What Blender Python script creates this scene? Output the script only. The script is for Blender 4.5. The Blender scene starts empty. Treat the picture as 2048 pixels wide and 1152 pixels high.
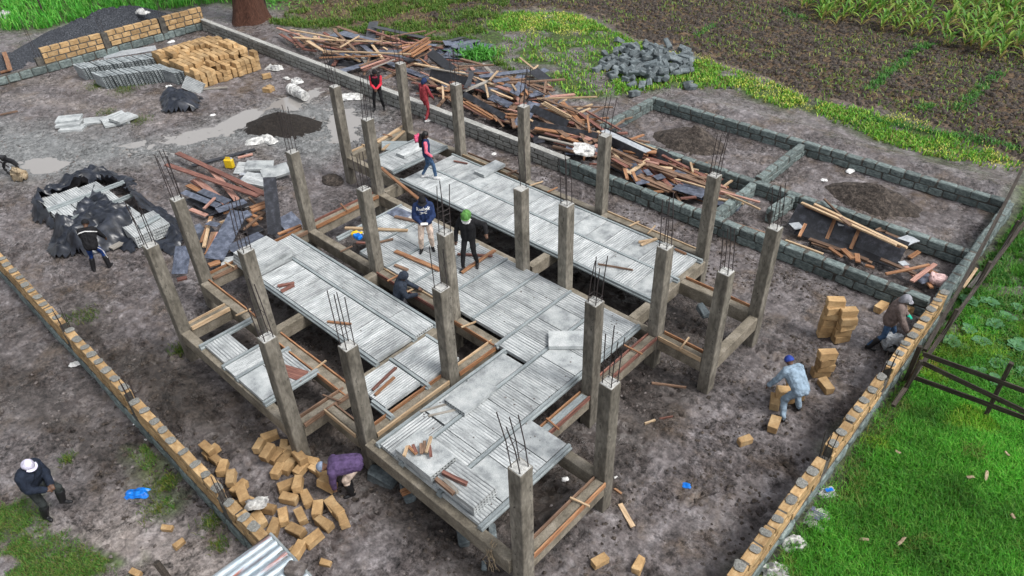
import bpy, bmesh, math, random
import numpy as np
from mathutils import Vector, Matrix, Euler

# ---------------------------------------------------------------- camera
FPX, PITCH, ROLL, YAW, CAMH = 1470.0, math.radians(37.1), math.radians(-1.98), math.radians(-43.97), 12.43
sc = bpy.context.scene
C = sc.collection
def _axes():
    p, r, y = PITCH, ROLL, YAW
    f = np.array([math.sin(y)*math.cos(p), math.cos(y)*math.cos(p), -math.sin(p)])
    rt = np.array([math.cos(y), -math.sin(y), 0.0]); up = np.cross(rt, f)
    c, s = math.cos(r), math.sin(r)
    return np.array([c*rt+s*up, -s*rt+c*up, f])
AX = _axes()
cam_d = bpy.data.cameras.new('camera'); cam = bpy.data.objects.new('camera', cam_d); C.objects.link(cam)
cam_d.sensor_width = 36.0; cam_d.lens = FPX/2048*36.0; cam_d.clip_end = 1000; cam_d.clip_start = 0.1
cam.matrix_world = Matrix(((AX[0][0], AX[1][0], -AX[2][0], 0), (AX[0][1], AX[1][1], -AX[2][1], 0), (AX[0][2], AX[1][2], -AX[2][2], CAMH), (0, 0, 0, 1)))
sc.camera = cam
# ---------------------------------------------------------------- light
SUN_EL, SUN_AZ = math.radians(55), math.radians(75)
w = bpy.data.worlds.new('World'); sc.world = w; w.use_nodes = True
nt = w.node_tree; bg = nt.nodes['Background']
sky = nt.nodes.new('ShaderNodeTexSky'); sky.sky_type = 'NISHITA'; sky.sun_disc = False
sky.sun_elevation = SUN_EL; sky.sun_rotation = SUN_AZ; sky.dust_density = 3.0; sky.air_density = 1.0
hs = nt.nodes.new('ShaderNodeHueSaturation'); hs.inputs['Saturation'].default_value = 0.22   # an overcast sky
nt.links.new(sky.outputs[0], hs.inputs['Color']); nt.links.new(hs.outputs[0], bg.inputs[0]); bg.inputs[1].default_value = 0.12
sd = bpy.data.lights.new('sun', 'SUN'); sd.energy = 1.5; sd.angle = math.radians(16); sd.color = (1.0, 0.97, 0.93)
sun = bpy.data.objects.new('sun', sd); C.objects.link(sun)
dvec = Vector((math.sin(SUN_AZ)*math.cos(SUN_EL), math.cos(SUN_AZ)*math.cos(SUN_EL), math.sin(SUN_EL)))
sun.rotation_euler = (-dvec).to_track_quat('-Z', 'Y').to_euler(); sun.location = (0, 0, 40)
sc.view_settings.view_transform = 'Standard'; sc.view_settings.look = 'None'
sc.view_settings.exposure = 0.72; sc.view_settings.gamma = 1.0; sc.view_settings.use_curve_mapping = False
sc.render.engine = 'CYCLES'; sc.cycles.max_bounces = 5; sc.cycles.diffuse_bounces = 3

# ---------------------------------------------------------------- helpers
R = random.Random(7)
NR = np.random.RandomState(11)
def G(px, py, z=0.0):
    d = AX.T @ np.array([(px-1024)/FPX, -(py-576)/FPX, 1.0]); k = (z-CAMH)/d[2]
    return Vector((d[0]*k, d[1]*k, z))
_tab = NR.rand(256, 256)
def vnoise(x, y, s=1.0, seed=0):
    x = np.asarray(x, float)/s + seed*17.31; y = np.asarray(y, float)/s + seed*9.77
    xi = np.floor(x).astype(int); yi = np.floor(y).astype(int); fx = x-xi; fy = y-yi
    fx = fx*fx*(3-2*fx); fy = fy*fy*(3-2*fy); t = _tab
    a = t[xi % 256, yi % 256]; b = t[(xi+1) % 256, yi % 256]; c = t[xi % 256, (yi+1) % 256]; d = t[(xi+1) % 256, (yi+1) % 256]
    return (a*(1-fx)+b*fx)*(1-fy)+(c*(1-fx)+d*fx)*fy
def fbm(x, y, s, o=3, seed=0):
    v = 0; a = 1; n = 0
    for i in range(o):
        v = v+a*vnoise(x, y, s, seed+i*3); n += a; a *= .5; s *= .5
    return v/n
def pip(x, y, poly):
    ins = np.zeros(x.shape, bool); n = len(poly)
    for i in range(n):
        x0, y0 = poly[i]; x1, y1 = poly[(i+1) % n]
        if y0 == y1: continue
        c = ((y0 > y) != (y1 > y)) & (x < (x1-x0)*(y-y0)/(y1-y0)+x0)
        ins ^= c
    return ins
def sdist(x, y, poly):
    d = np.full(x.shape, 1e9); n = len(poly)
    for i in range(n):
        ax, ay = poly[i]; bx, by = poly[(i+1) % n]; ex, ey = bx-ax, by-ay
        t = np.clip(((x-ax)*ex+(y-ay)*ey)/(ex*ex+ey*ey+1e-9), 0, 1)
        d = np.minimum(d, np.hypot(x-ax-t*ex, y-ay-t*ey))
    return np.where(pip(x, y, poly), d, -d)
def wpoly(pp, z=0.0): return [tuple(G(a, b, z)[:2]) for a, b in pp]
def npmesh(name, v, f, cols=None):
    v = np.asarray(v, np.float32); f = np.asarray(f, np.int32); k = f.shape[1]
    me = bpy.data.meshes.new(name); me.vertices.add(len(v)); me.vertices.foreach_set('co', v.ravel())
    me.loops.add(f.size); me.loops.foreach_set('vertex_index', f.ravel()); me.polygons.add(len(f))
    me.polygons.foreach_set('loop_start', np.arange(0, f.size, k, dtype=np.int32))
    me.update(calc_edges=True)
    if cols is not None:
        a = me.color_attributes.new('col', 'FLOAT_COLOR', 'POINT')
        cc = np.ones((len(v), 4), np.float32); cc[:, :cols.shape[1]] = cols; a.data.foreach_set('color', cc.ravel())
    return me
def ob(name, me, mat=None, parent=None, loc=(0, 0, 0), rot=(0, 0, 0)):
    o = bpy.data.objects.new(name, me); C.objects.link(o); o.location = loc; o.rotation_euler = rot
    if parent is not None: o.parent = parent
    if mat is not None and me is not None and len(me.materials) == 0: me.materials.append(mat)
    return o
def tag(o, label, cat, group=None):
    o['label'] = label; o['category'] = cat
    if cat in ('column', 'wall', 'concrete beam', 'shelter'): o['kind'] = 'thing'
    if group: o['group'] = group
    return o
def struct(o): o['kind'] = 'structure'; return o
def stuff(o): o['kind'] = 'stuff'; return o
def empty(name, loc=(0, 0, 0), rz=0.0):
    o = bpy.data.objects.new(name, None); C.objects.link(o); o.location = loc; o.rotation_euler = (0, 0, rz); o.empty_display_size = .1
    return o
def smooth(me, on=True):
    me.polygons.foreach_set('use_smooth', [on]*len(me.polygons)); return me
def bm_mesh(bm, name, mat=None):
    me = bpy.data.meshes.new(name); bm.to_mesh(me); bm.free()
    if mat is not None: me.materials.append(mat)
    return me
def bm_box(bm, sx, sy, sz, c=(0, 0, 0), rot=None):
    m = Matrix.Translation(c)
    if rot is not None: m = m @ rot.to_4x4()
    m = m @ Matrix.Diagonal((sx, sy, sz, 1))
    return bmesh.ops.create_cube(bm, size=1.0, matrix=m)['verts']
def block(sx, sy, sz, bev=.015, jit=.006, seed=0, mat=None, name='block'):
    """a chamfered, slightly uneven block centred on the origin"""
    r = random.Random(seed); bm = bmesh.new(); bm_box(bm, sx, sy, sz)
    for v in bm.verts: v.co += Vector((r.uniform(-1, 1), r.uniform(-1, 1), r.uniform(-1, 1)))*jit
    bmesh.ops.bevel(bm, geom=bm.edges[:], offset=bev, segments=1, affect='EDGES')
    for v in bm.verts: v.co += Vector((r.uniform(-1, 1), r.uniform(-1, 1), r.uniform(-1, 1)))*jit*.6
    return bm_mesh(bm, name, mat)
def tube_bm(bm, pts, r, n=6, r1=None):
    """a tube along pts with radius r (tapering to r1)"""
    rings = []; L = len(pts)
    for i, p in enumerate(pts):
        p = Vector(p); a = Vector(pts[max(i-1, 0)]); b = Vector(pts[min(i+1, L-1)]); t = (b-a).normalized()
        u = t.cross(Vector((0, 0, 1)) if abs(t.z) < .95 else Vector((1, 0, 0))).normalized(); v = t.cross(u)
        rr = r if r1 is None else r+(r1-r)*i/(L-1)
        rings.append([bm.verts.new(p+(u*math.cos(2*math.pi*k/n)+v*math.sin(2*math.pi*k/n))*rr) for k in range(n)])
    for a, b in zip(rings, rings[1:]):
        for k in range(n): bm.faces.new((a[k], a[(k+1) % n], b[(k+1) % n], b[k]))
    bm.faces.new(rings[0][::-1]); bm.faces.new(rings[-1])
def tube(pts, r, n=6, mat=None, name='tube', r1=None):
    bm = bmesh.new(); tube_bm(bm, pts, r, n, r1); bmesh.ops.recalc_face_normals(bm, faces=bm.faces[:]); return bm_mesh(bm, name, mat)

# ---------------------------------------------------------------- materials
def mat(name, c1, c2=None, c3=None, scale=6.0, rough=.7, bump=.25, bscale=40.0, rvar=.12, spec=.4, stretch=(1, 1, 1), lo=.35, hi=.65, metallic=0.0, coords='Object', rlo=None, bdist=.02, fine=.25):
    m = bpy.data.materials.new(name); m.use_nodes = True; t = m.node_tree; N = t.nodes; L = t.links; b = N['Principled BSDF']
    c2 = c2 or tuple(x*.7 for x in c1); c3 = c3 or c1
    tc = N.new('ShaderNodeTexCoord'); oi = N.new('ShaderNodeObjectInfo')
    add = N.new('ShaderNodeVectorMath'); add.operation = 'ADD'
    comb = N.new('ShaderNodeVectorMath'); comb.operation = 'SCALE'; comb.inputs[0].default_value = (37.0, 21.0, 13.0); L.new(oi.outputs['Random'], comb.inputs['Scale'])
    L.new(tc.outputs[coords], add.inputs[0]); L.new(comb.outputs[0], add.inputs[1])
    mp = N.new('ShaderNodeMapping'); mp.inputs['Scale'].default_value = stretch; L.new(add.outputs[0], mp.inputs[0])
    n1 = N.new('ShaderNodeTexNoise'); n1.inputs['Scale'].default_value = scale; n1.inputs['Detail'].default_value = 6; n1.inputs['Roughness'].default_value = .65; L.new(mp.outputs[0], n1.inputs[0])
    cr = N.new('ShaderNodeValToRGB'); e = cr.color_ramp; e.elements[0].position = lo; e.elements[0].color = (*c2, 1); e.elements[1].position = hi; e.elements[1].color = (*c3, 1)
    mid = e.elements.new((lo+hi)/2); mid.color = (*c1, 1); L.new(n1.outputs[0], cr.inputs[0])
    n2 = N.new('ShaderNodeTexNoise'); n2.inputs['Scale'].default_value = bscale; n2.inputs['Detail'].default_value = 4; L.new(mp.outputs[0], n2.inputs[0])
    # per-object and fine-grain value changes
    mr = N.new('ShaderNodeMapRange'); mr.inputs['To Min'].default_value = 1-rvar; mr.inputs['To Max'].default_value = 1+rvar; L.new(oi.outputs['Random'], mr.inputs[0])
    mr2 = N.new('ShaderNodeMapRange'); mr2.inputs['From Min'].default_value = .3; mr2.inputs['From Max'].default_value = .7; mr2.inputs['To Min'].default_value = 1-fine; mr2.inputs['To Max'].default_value = 1+fine; L.new(n2.outputs[0], mr2.inputs[0])
    mu = N.new('ShaderNodeMath'); mu.operation = 'MULTIPLY'; L.new(mr.outputs[0], mu.inputs[0]); L.new(mr2.outputs[0], mu.inputs[1])
    vm = N.new('ShaderNodeVectorMath'); vm.operation = 'SCALE'; L.new(cr.outputs[0], vm.inputs[0]); L.new(mu.outputs[0], vm.inputs['Scale']); L.new(vm.outputs[0], b.inputs['Base Color'])
    if rlo is not None:
        mr3 = N.new('ShaderNodeMapRange'); mr3.inputs['From Min'].default_value = .35; mr3.inputs['From Max'].default_value = .65; mr3.inputs['To Min'].default_value = rlo; mr3.inputs['To Max'].default_value = rough; L.new(n1.outputs[0], mr3.inputs[0]); L.new(mr3.outputs[0], b.inputs['Roughness'])
    else: b.inputs['Roughness'].default_value = rough
    b.inputs['Specular IOR Level'].default_value = spec; b.inputs['Metallic'].default_value = metallic
    if bump:
        bp = N.new('ShaderNodeBump'); bp.inputs['Strength'].default_value = bump; bp.inputs['Distance'].default_value = bdist; L.new(n2.outputs[0], bp.inputs['Height']); L.new(bp.outputs[0], b.inputs['Normal'])
    return m
def leafmat(name, rough=.55, tr=.25):
    m = bpy.data.materials.new(name); m.use_nodes = True; t = m.node_tree; b = t.nodes['Principled BSDF']
    a = t.nodes.new('ShaderNodeAttribute'); a.attribute_name = 'col'; t.links.new(a.outputs['Color'], b.inputs['Base Color']); b.inputs['Roughness'].default_value = rough
    b.inputs['Specular IOR Level'].default_value = .3
    tl = t.nodes.new('ShaderNodeBsdfTranslucent'); t.links.new(a.outputs['Color'], tl.inputs[0]); mx = t.nodes.new('ShaderNodeMixShader'); mx.inputs[0].default_value = tr
    t.links.new(b.outputs[0], mx.inputs[1]); t.links.new(tl.outputs[0], mx.inputs[2]); t.links.new(mx.outputs[0], t.nodes['Material Output'].inputs[0])
    return m
M = {}
M['column'] = mat('column concrete', (.165, .15, .124), (.092, .082, .066), (.245, .225, .19), scale=3.2, rough=.85, bump=.7, bscale=17, rvar=.16, bdist=.012, stretch=(1, 1, .4), fine=.32, lo=.32, hi=.7)
M['coltop'] = mat('fresh concrete', (.42, .42, .40), (.30, .30, .29), (.55, .55, .53), scale=12, rough=.9, bump=.6, bscale=60)
M['beam'] = mat('beam concrete', (.20, .175, .135), (.12, .105, .08), (.27, .24, .195), scale=3, rough=.85, bump=.4, bscale=30, bdist=.012)
M['rebar'] = mat('rebar steel', (.035, .03, .032), (.05, .03, .024), scale=30, rough=.6, bump=0, rvar=.2)
M['block'] = mat('hollow block ridges', (.42, .445, .45), (.25, .265, .27), (.57, .59, .59), scale=3.2, rough=.75, bump=.3, bscale=40, rvar=.14, stretch=(.6, 1.6, 1), lo=.34, hi=.66, rlo=.4, bdist=.008, fine=.18)
M['groove'] = mat('hollow block grooves', (.265, .28, .288), (.12, .128, .135), (.42, .435, .44), scale=2.6, rough=.7, bump=.3, bscale=40, rvar=.2, stretch=(.5, 2.6, 1), lo=.36, hi=.68, rlo=.35, bdist=.008, fine=.2)  # groove dirt plus rib shade, both put into this darker colour
M['blockplain'] = mat('smooth hollow block', (.37, .395, .40), (.21, .225, .235), (.48, .50, .50), scale=2.6, rough=.7, bump=.15, bscale=60, rvar=.1)
M['blockdark'] = mat('weathered hollow block', (.25, .28, .29), (.15, .17, .18), (.36, .39, .40), scale=4, rough=.7, bump=.3, bscale=40, rvar=.2)
M['joist'] = mat('precast joist', (.255, .29, .30), (.19, .215, .225), (.33, .365, .37), scale=5, rough=.6, bump=.15, stretch=(.4, 3, 3), rvar=.1)
M['wood_tan'] = mat('pale timber', (.48, .345, .215), (.32, .21, .12), (.58, .45, .30), scale=4, rough=.7, stretch=(.5, 9, 9), bscale=18, rvar=.25)
M['wood_orange'] = mat('wet orange timber', (.30, .145, .072), (.15, .068, .035), (.43, .25, .135), scale=4, rough=.55, stretch=(.5, 9, 9), bscale=18, rvar=.25)
M['wood_red'] = mat('red brown timber', (.175, .075, .058), (.095, .042, .034), (.28, .14, .105), scale=4, rough=.6, stretch=(.5, 9, 9), bscale=18, rvar=.3)
M['wood_pink'] = mat('pinkish timber', (.42, .23, .18), (.29, .14, .11), (.50, .30, .24), scale=4, rough=.6, stretch=(.5, 9, 9), bscale=18, rvar=.2)
M['wood_brown'] = mat('brown timber', (.17, .105, .07), (.09, .055, .037), (.26, .165, .11), scale=4, rough=.7, stretch=(.5, 9, 9), bscale=18, rvar=.3)
M['wood_grey'] = mat('grey weathered timber', (.27, .25, .22), (.16, .145, .125), (.36, .34, .31), scale=4, rough=.8, stretch=(.5, 9, 9), bscale=18, rvar=.2)
M['ply'] = mat('black film plywood', (.018, .019, .024), (.010, .011, .014), (.045, .048, .06), scale=5, rough=.38, bump=.05, rvar=.4, spec=.6)
M['plyblue'] = mat('wet blue grey plywood', (.085, .10, .14), (.045, .053, .075), (.16, .18, .235), scale=6, rough=.3, bump=.05, rvar=.25, spec=.6)
M['plygrey'] = mat('grey sheet', (.42, .45, .48), (.33, .35, .38), (.5, .53, .55), scale=6, rough=.35, bump=.05, rvar=.15)
M['brick'] = mat('tan soil block', (.385, .25, .12), (.285, .178, .083), (.49, .345, .185), scale=2.2, rough=.9, bump=.4, bscale=22, rvar=.28, bdist=.01, fine=.14)
M['mortar'] = mat('grey mortar', (.20, .20, .185), (.13, .13, .12), (.29, .29, .27), scale=6, rough=.9, bump=.6, bscale=40)
M['darkmortar'] = mat('damp mortar', (.085, .08, .07), (.05, .047, .042), (.13, .12, .105), scale=6, rough=.9, bump=.6, bscale=40)
M['stone'] = mat('grey green stone', (.135, .17, .165), (.07, .09, .09), (.22, .26, .25), scale=4, rough=.8, bump=.6, bscale=22, rvar=.25, bdist=.02)
M['stonel'] = mat('pale grey stone', (.25, .255, .24), (.16, .165, .155), (.34, .345, .325), scale=4, rough=.85, bump=.6, bscale=22, rvar=.22, bdist=.02)
M['bluestone'] = mat('blue grey stone', (.115, .14, .15), (.065, .08, .088), (.18, .205, .215), scale=4, rough=.75, bump=.5, bscale=24, rvar=.25, bdist=.02)
M['cap'] = mat('cement cap', (.36, .36, .34), (.26, .26, .245), (.46, .46, .44), scale=5, rough=.9, bump=.6, bscale=30)
M['gravel'] = mat('dark ballast', (.036, .041, .051), (.010, .012, .015), (.10, .108, .125), scale=18, rough=.8, bump=1.0, bscale=16, rvar=0, bdist=.06, fine=.5)
M['sand'] = mat('dark wet sand', (.018, .014, .012), (.010, .008, .007), (.032, .026, .021), scale=14, rough=.9, bump=.8, bscale=30, rvar=0, bdist=.03)
M['soil'] = mat('heaped soil', (.055, .044, .037), (.025, .02, .017), (.11, .09, .075), scale=7, rough=.9, bump=1.0, bscale=18, rvar=0, bdist=.05, fine=.4)
M['tarp'] = mat('black plastic sheet', (.017, .021, .031), (.008, .010, .015), (.030, .036, .052), scale=3, rough=.36, bump=.15, bscale=10, rvar=0, spec=.6, bdist=.03)
M['sack'] = mat('white sack', (.52, .52, .50), (.16, .16, .17), (.70, .70, .69), scale=5, rough=.55, bump=.4, bscale=18, rvar=.12, bdist=.03)
M['print'] = mat('printed sack ink', (.09, .10, .16), rough=.6, bump=0)
M['black'] = mat('black rubber', (.012, .012, .014), rough=.45, bump=.1)
M['yellow'] = mat('yellow plastic', (.75, .52, .02), (.65, .42, .02), rough=.4, bump=0)
M['bluep'] = mat('blue plastic', (.0, .16, .62), (.0, .10, .45), (.02, .24, .75), rough=.35, bump=.4, bscale=14, bdist=.03)
M['whitep'] = mat('white plastic', (.75, .75, .74), (.6, .6, .58), rough=.4, bump=.1)
M['greenp'] = mat('green glove', (.02, .38, .26), rough=.5, bump=.1)
M['pinkp'] = mat('pink cloth', (.75, .12, .24), (.6, .07, .17), rough=.7)
M['palepink'] = mat('pale pink bag', (.75, .52, .50), rough=.6)
M['tin'] = mat('weathered roofing tin', (.27, .34, .39), (.24, .075, .05), (.42, .48, .52), scale=2.2, rough=.45, bump=.1, metallic=.2, stretch=(.25, 2.2, 1), lo=.38, hi=.56)
M['fence'] = mat('dark wet fence timber', (.045, .036, .029), (.022, .017, .014), (.08, .066, .053), scale=4, rough=.8, stretch=(.6, 8, 8), bscale=16)
M['bark'] = mat('red brown bark', (.10, .042, .026), (.05, .02, .013), (.16, .075, .05), scale=4, rough=.9, bump=1.0, bscale=10, stretch=(6, 6, .4), bdist=.08)
M['leaf'] = leafmat('leaf'); M['dry'] = mat('dry leaf', (.34, .27, .18), (.22, .16, .1), rough=.8)
M['rubble'] = mat('rubble', (.12, .104, .097), (.06, .05, .046), (.19, .172, .168), scale=6, rough=.9, rvar=.4)
# ---------------------------------------------------------------- ground sheet
def axis(a0, a1, step, far0, far1):
    pts = list(np.arange(a0, a1+1e-6, step)); s = step
    x = a0
    lo = []
    while x > far0: s = min(s*1.12, 12); x -= s; lo.append(x)
    s = step; x = a1; hi = []
    while x < far1: s = min(s*1.12, 12); x += s; hi.append(x)
    return np.array(lo[::-1]+pts+hi)
gx = axis(-44, 2, .1, -190, 120); gy = axis(-2, 36, .1, -120, 220)
def refine(a, lo, hi): b = a[(a > lo) & (a < hi)]; return np.sort(np.concatenate([a, b[:-1]+np.diff(b)/2]))
gx = refine(gx, -19, -2.2); gy = refine(gy, .0, 17)
PUD = [wpoly(p) for p in (
    [(232, 292), (300, 276), (380, 258), (470, 224), (560, 190), (640, 172), (668, 182), (610, 208), (525, 240), (455, 268), (360, 298), (280, 305)],
    [(632, 246), (660, 226), (700, 218), (732, 236), (728, 280), (684, 296), (650, 278)],
    [(30, 322), (75, 304), (135, 306), (150, 322), (105, 340), (60, 352)],
    [(280, 210), (310, 205), (330, 212), (300, 220)])]
Z = {k: wpoly(v) for k, v in dict(
    lawn=[(1500, 1165), (1590, 1020), (1700, 872), (1800, 752), (1850, 690), (1905, 610), (2000, 450), (2060, 335), (2400, 400), (2600, 1500), (1380, 1400)],
    garden=[(1870, 640), (1930, 560), (2060, 420), (2200, 600), (2200, 860), (2048, 790), (1960, 735)],
    bl=[(-60, 985), (50, 1000), (120, 1045), (170, 1085), (235, 1135), (250, 1300), (-300, 1400), (-300, 1000)],
    bl2=[(250, 905), (290, 890), (330, 930), (350, 975), (310, 960)],
    bl3=[(330, 985), (355, 990), (350, 1020), (330, 1010)],
    tl=[(-400, 66), (0, 62), (90, 58), (200, 38), (330, 20), (440, 6), (560, 22), (650, 6), (760, -30), (600, -300), (-600, -300)],
    strip=[(955, 60), (1000, 26), (1110, 16), (1180, 40), (1260, 80), (1340, 100), (1400, 115), (1500, 150), (1640, 205), (1780, 225), (1900, 270), (2048, 330), (2300, 400), (2060, 348), (1960, 335), (1850, 312), (1760, 285), (1700, 255), (1640, 236), (1560, 215), (1450, 180), (1330, 178), (1230, 196), (1150, 200), (1090, 165), (1060, 130), (960, 112)],
    top=[(545, 30), (720, 2), (900, -10), (1020, 0), (1000, 40), (965, 100), (1050, 152), (1130, 180), (1010, 140), (900, 92), (760, 70), (640, 62), (540, 48)],
    field=[(500, -60), (560, 14), (600, 52), (700, 58), (860, 66), (940, 70), (985, 40), (1010, 22), (1110, 14), (1190, 36), (1260, 76), (1400, 112), (1640, 202), (1780, 222), (1900, 268), (2048, 328), (2500, 420), (2600, -350), (500, -350)],
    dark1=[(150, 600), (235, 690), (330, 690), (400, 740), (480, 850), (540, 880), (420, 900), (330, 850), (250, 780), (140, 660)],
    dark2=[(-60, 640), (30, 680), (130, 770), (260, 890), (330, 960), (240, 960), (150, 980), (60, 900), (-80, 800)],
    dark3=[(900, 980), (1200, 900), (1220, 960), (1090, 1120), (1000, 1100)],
    grey=[(-80, 255), (100, 245), (200, 262), (300, 285), (470, 240), (600, 195), (740, 200), (760, 290), (640, 330), (470, 300), (300, 330), (150, 352), (50, 368), (-80, 350)],
    light=[(90, 1040), (130, 1020), (250, 1030), (380, 1060), (470, 1120), (480, 1250), (250, 1200), (200, 1090), (110, 1080)],
    ruts=[(-60, 196), (50, 190), (110, 200), (190, 212), (260, 224), (330, 246), (320, 252), (250, 232), (180, 220), (100, 208), (40, 199), (-60, 205)], ruts2=[(-40, 150), (60, 154), (150, 162), (230, 182), (300, 196), (360, 232), (350, 238), (290, 206), (220, 191), (140, 170), (50, 163), (-40, 159)],
    tyre=[(1180, 960), (1330, 900), (1500, 850), (1560, 900), (1420, 1030), (1300, 1180), (1100, 1250)]).items()}
def soft(x, y, key, w_=.5, ns=1.2, na=1.2, seed=0):
    d = sdist(x, y, Z[key])+(fbm(x, y, ns, 3, seed)-.5)*na*2
    return np.clip(d/w_*.5+.5, 0, 1)
def under(x, y):  # shade below the building frame, put into the ground colour
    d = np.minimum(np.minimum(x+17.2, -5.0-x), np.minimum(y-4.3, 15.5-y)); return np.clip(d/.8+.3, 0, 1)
def height(x, y, full=False):
    fld = soft(x, y, 'field', .8, 1.5, .5, 3); lawn = soft(x, y, 'lawn', .4, .8, .3, 5)
    h = .05*(fbm(x, y, 2.2, 2, 1)-.5)+.085*(fbm(x, y, .5, 3, 2)-.5)
    h = h+fld*(.26*(fbm(x, y, .8, 3, 4)-.5)+.05*np.sin((x*.35+y)*2*math.pi/.9))
    h = h+.02*lawn
    chn = np.clip((fbm(x, y, 1.7, 3, 22)-.44)*6, 0, 1)*(1-fld)*(1-lawn); h = h+chn*.075*(fbm(x, y, .21, 2, 24)-.5)
    h = np.maximum(h, -.03)
    pm = np.zeros_like(h)
    for p in PUD: pm = np.maximum(pm, np.clip((sdist(x, y, p)+(fbm(x, y, .9, 4, 8)-.5)*1.6-.28)/.3+.4, 0, 1))
    h = h*(1-pm*.6)-.075*pm
    hole = np.exp(-(((x+20.1)/.55)**2+((y-12.3)/.6)**2)); h = h-.55*hole
    # spoil thrown up beyond the stone rooms and against the left wall
    h = h+.32*np.exp(-((y-25.9)/.8)**2)*np.clip((x+15.5)/1.5, 0, 1)*np.clip((-1.5-x)/1.5, 0, 1)*(.4+fbm(x, y, 2.0, 2, 12))
    h = h+.30*np.exp(-(((x+14.2)/1.3)**2+((y-3.4)/.5)**2))
    return h, fld, lawn, pm
def hz(x, y): return float(height(np.array([float(x)]), np.array([float(y)]))[0][0])
X, Y = np.meshgrid(gx, gy, indexing='ij'); xs, ys = X.ravel(), Y.ravel()
hh, fld, lawn, pm = height(xs, ys)
gar = soft(xs, ys, 'garden', .6, .9, .9, 6)*(fbm(xs, ys, .9, 3, 13) > .47)
grass = np.maximum.reduce([lawn*(1-.75*gar), soft(xs, ys, 'bl', .5, .8, .9, 7)*np.clip((fbm(xs, ys, .6, 3, 40)-.42)*8, 0, 1), .7*soft(xs, ys, 'bl2', .3, .6, .5, 8), .7*soft(xs, ys, 'bl3', .3, .6, .5, 8), soft(xs, ys, 'tl', .6, 1.5, .6, 9), soft(xs, ys, 'strip', .5, 1.2, .6, 10)*np.clip((fbm(xs, ys, 1.1, 3, 44)-.40)*7, 0, 1), soft(xs, ys, 'top', .6, 1.2, .8, 11)*np.clip((fbm(xs, ys, 1.6, 3, 14)-.42)*8, 0, 1)])
far = np.clip((np.hypot(xs+25, ys-18)-42)/6, 0, 1); grass = np.maximum(grass*(1-fld*.9), far*.8*(1-fld))
dark = np.maximum.reduce([soft(xs, ys, 'dark1', .6, 1, .6, 15), .8*soft(xs, ys, 'dark2', 1, 1, .9, 16), soft(xs, ys, 'dark3', .6, 1, .6, 17), .75*under(xs, ys)])  # dark soil zones, then painted shade below the frame
grey = soft(xs, ys, 'grey', 1.2, 1.5, 1.2, 18); light = np.maximum(soft(xs, ys, 'light', .6, .8, .7, 19), .75*np.maximum(soft(xs, ys, 'ruts', .4, .6, .25, 20), soft(xs, ys, 'ruts2', .4, .6, .25, 21)))
# footprints and trodden dents
_rf = np.random.RandomState(77)
hg = hh.reshape(X.shape)
for _ in range(5200):
    fx, fy = _rf.uniform(-30, -2.6), _rf.uniform(-.5, 24)
    if _rf.rand() > (.25+1.3*float(vnoise(fx, fy, 2.4, 61))): continue
    i0, i1 = np.searchsorted(gx, (fx-.22, fx+.22)); j0, j1 = np.searchsorted(gy, (fy-.22, fy+.22)); az = _rf.uniform(0, 6.3); ux = (X[i0:i1, j0:j1]-fx); uy = (Y[i0:i1, j0:j1]-fy); a = ux*math.cos(az)+uy*math.sin(az); b = -ux*math.sin(az)+uy*math.cos(az); q2 = (a/.13)**2+(b/.06)**2; dp = _rf.uniform(.04, .09)
    hg[i0:i1, j0:j1] += -dp*np.exp(-q2**1.5)+dp*.4*np.exp(-((np.sqrt(q2)-1.5)/.35)**2)
hh = hg.ravel(); hh = np.where(pm > .3, np.minimum(hh, -.02), np.maximum(hh, -.09))
ni, nj = len(gx), len(gy); idx = np.arange(ni*nj).reshape(ni, nj)
F = np.stack([idx[:-1, :-1], idx[1:, :-1], idx[1:, 1:], idx[:-1, 1:]], -1).reshape(-1, 4)
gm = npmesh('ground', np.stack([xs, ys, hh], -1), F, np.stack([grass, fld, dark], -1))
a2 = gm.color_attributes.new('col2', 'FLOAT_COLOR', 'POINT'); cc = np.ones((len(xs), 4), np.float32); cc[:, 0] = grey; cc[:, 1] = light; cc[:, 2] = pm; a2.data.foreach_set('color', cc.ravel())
smooth(gm)
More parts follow.
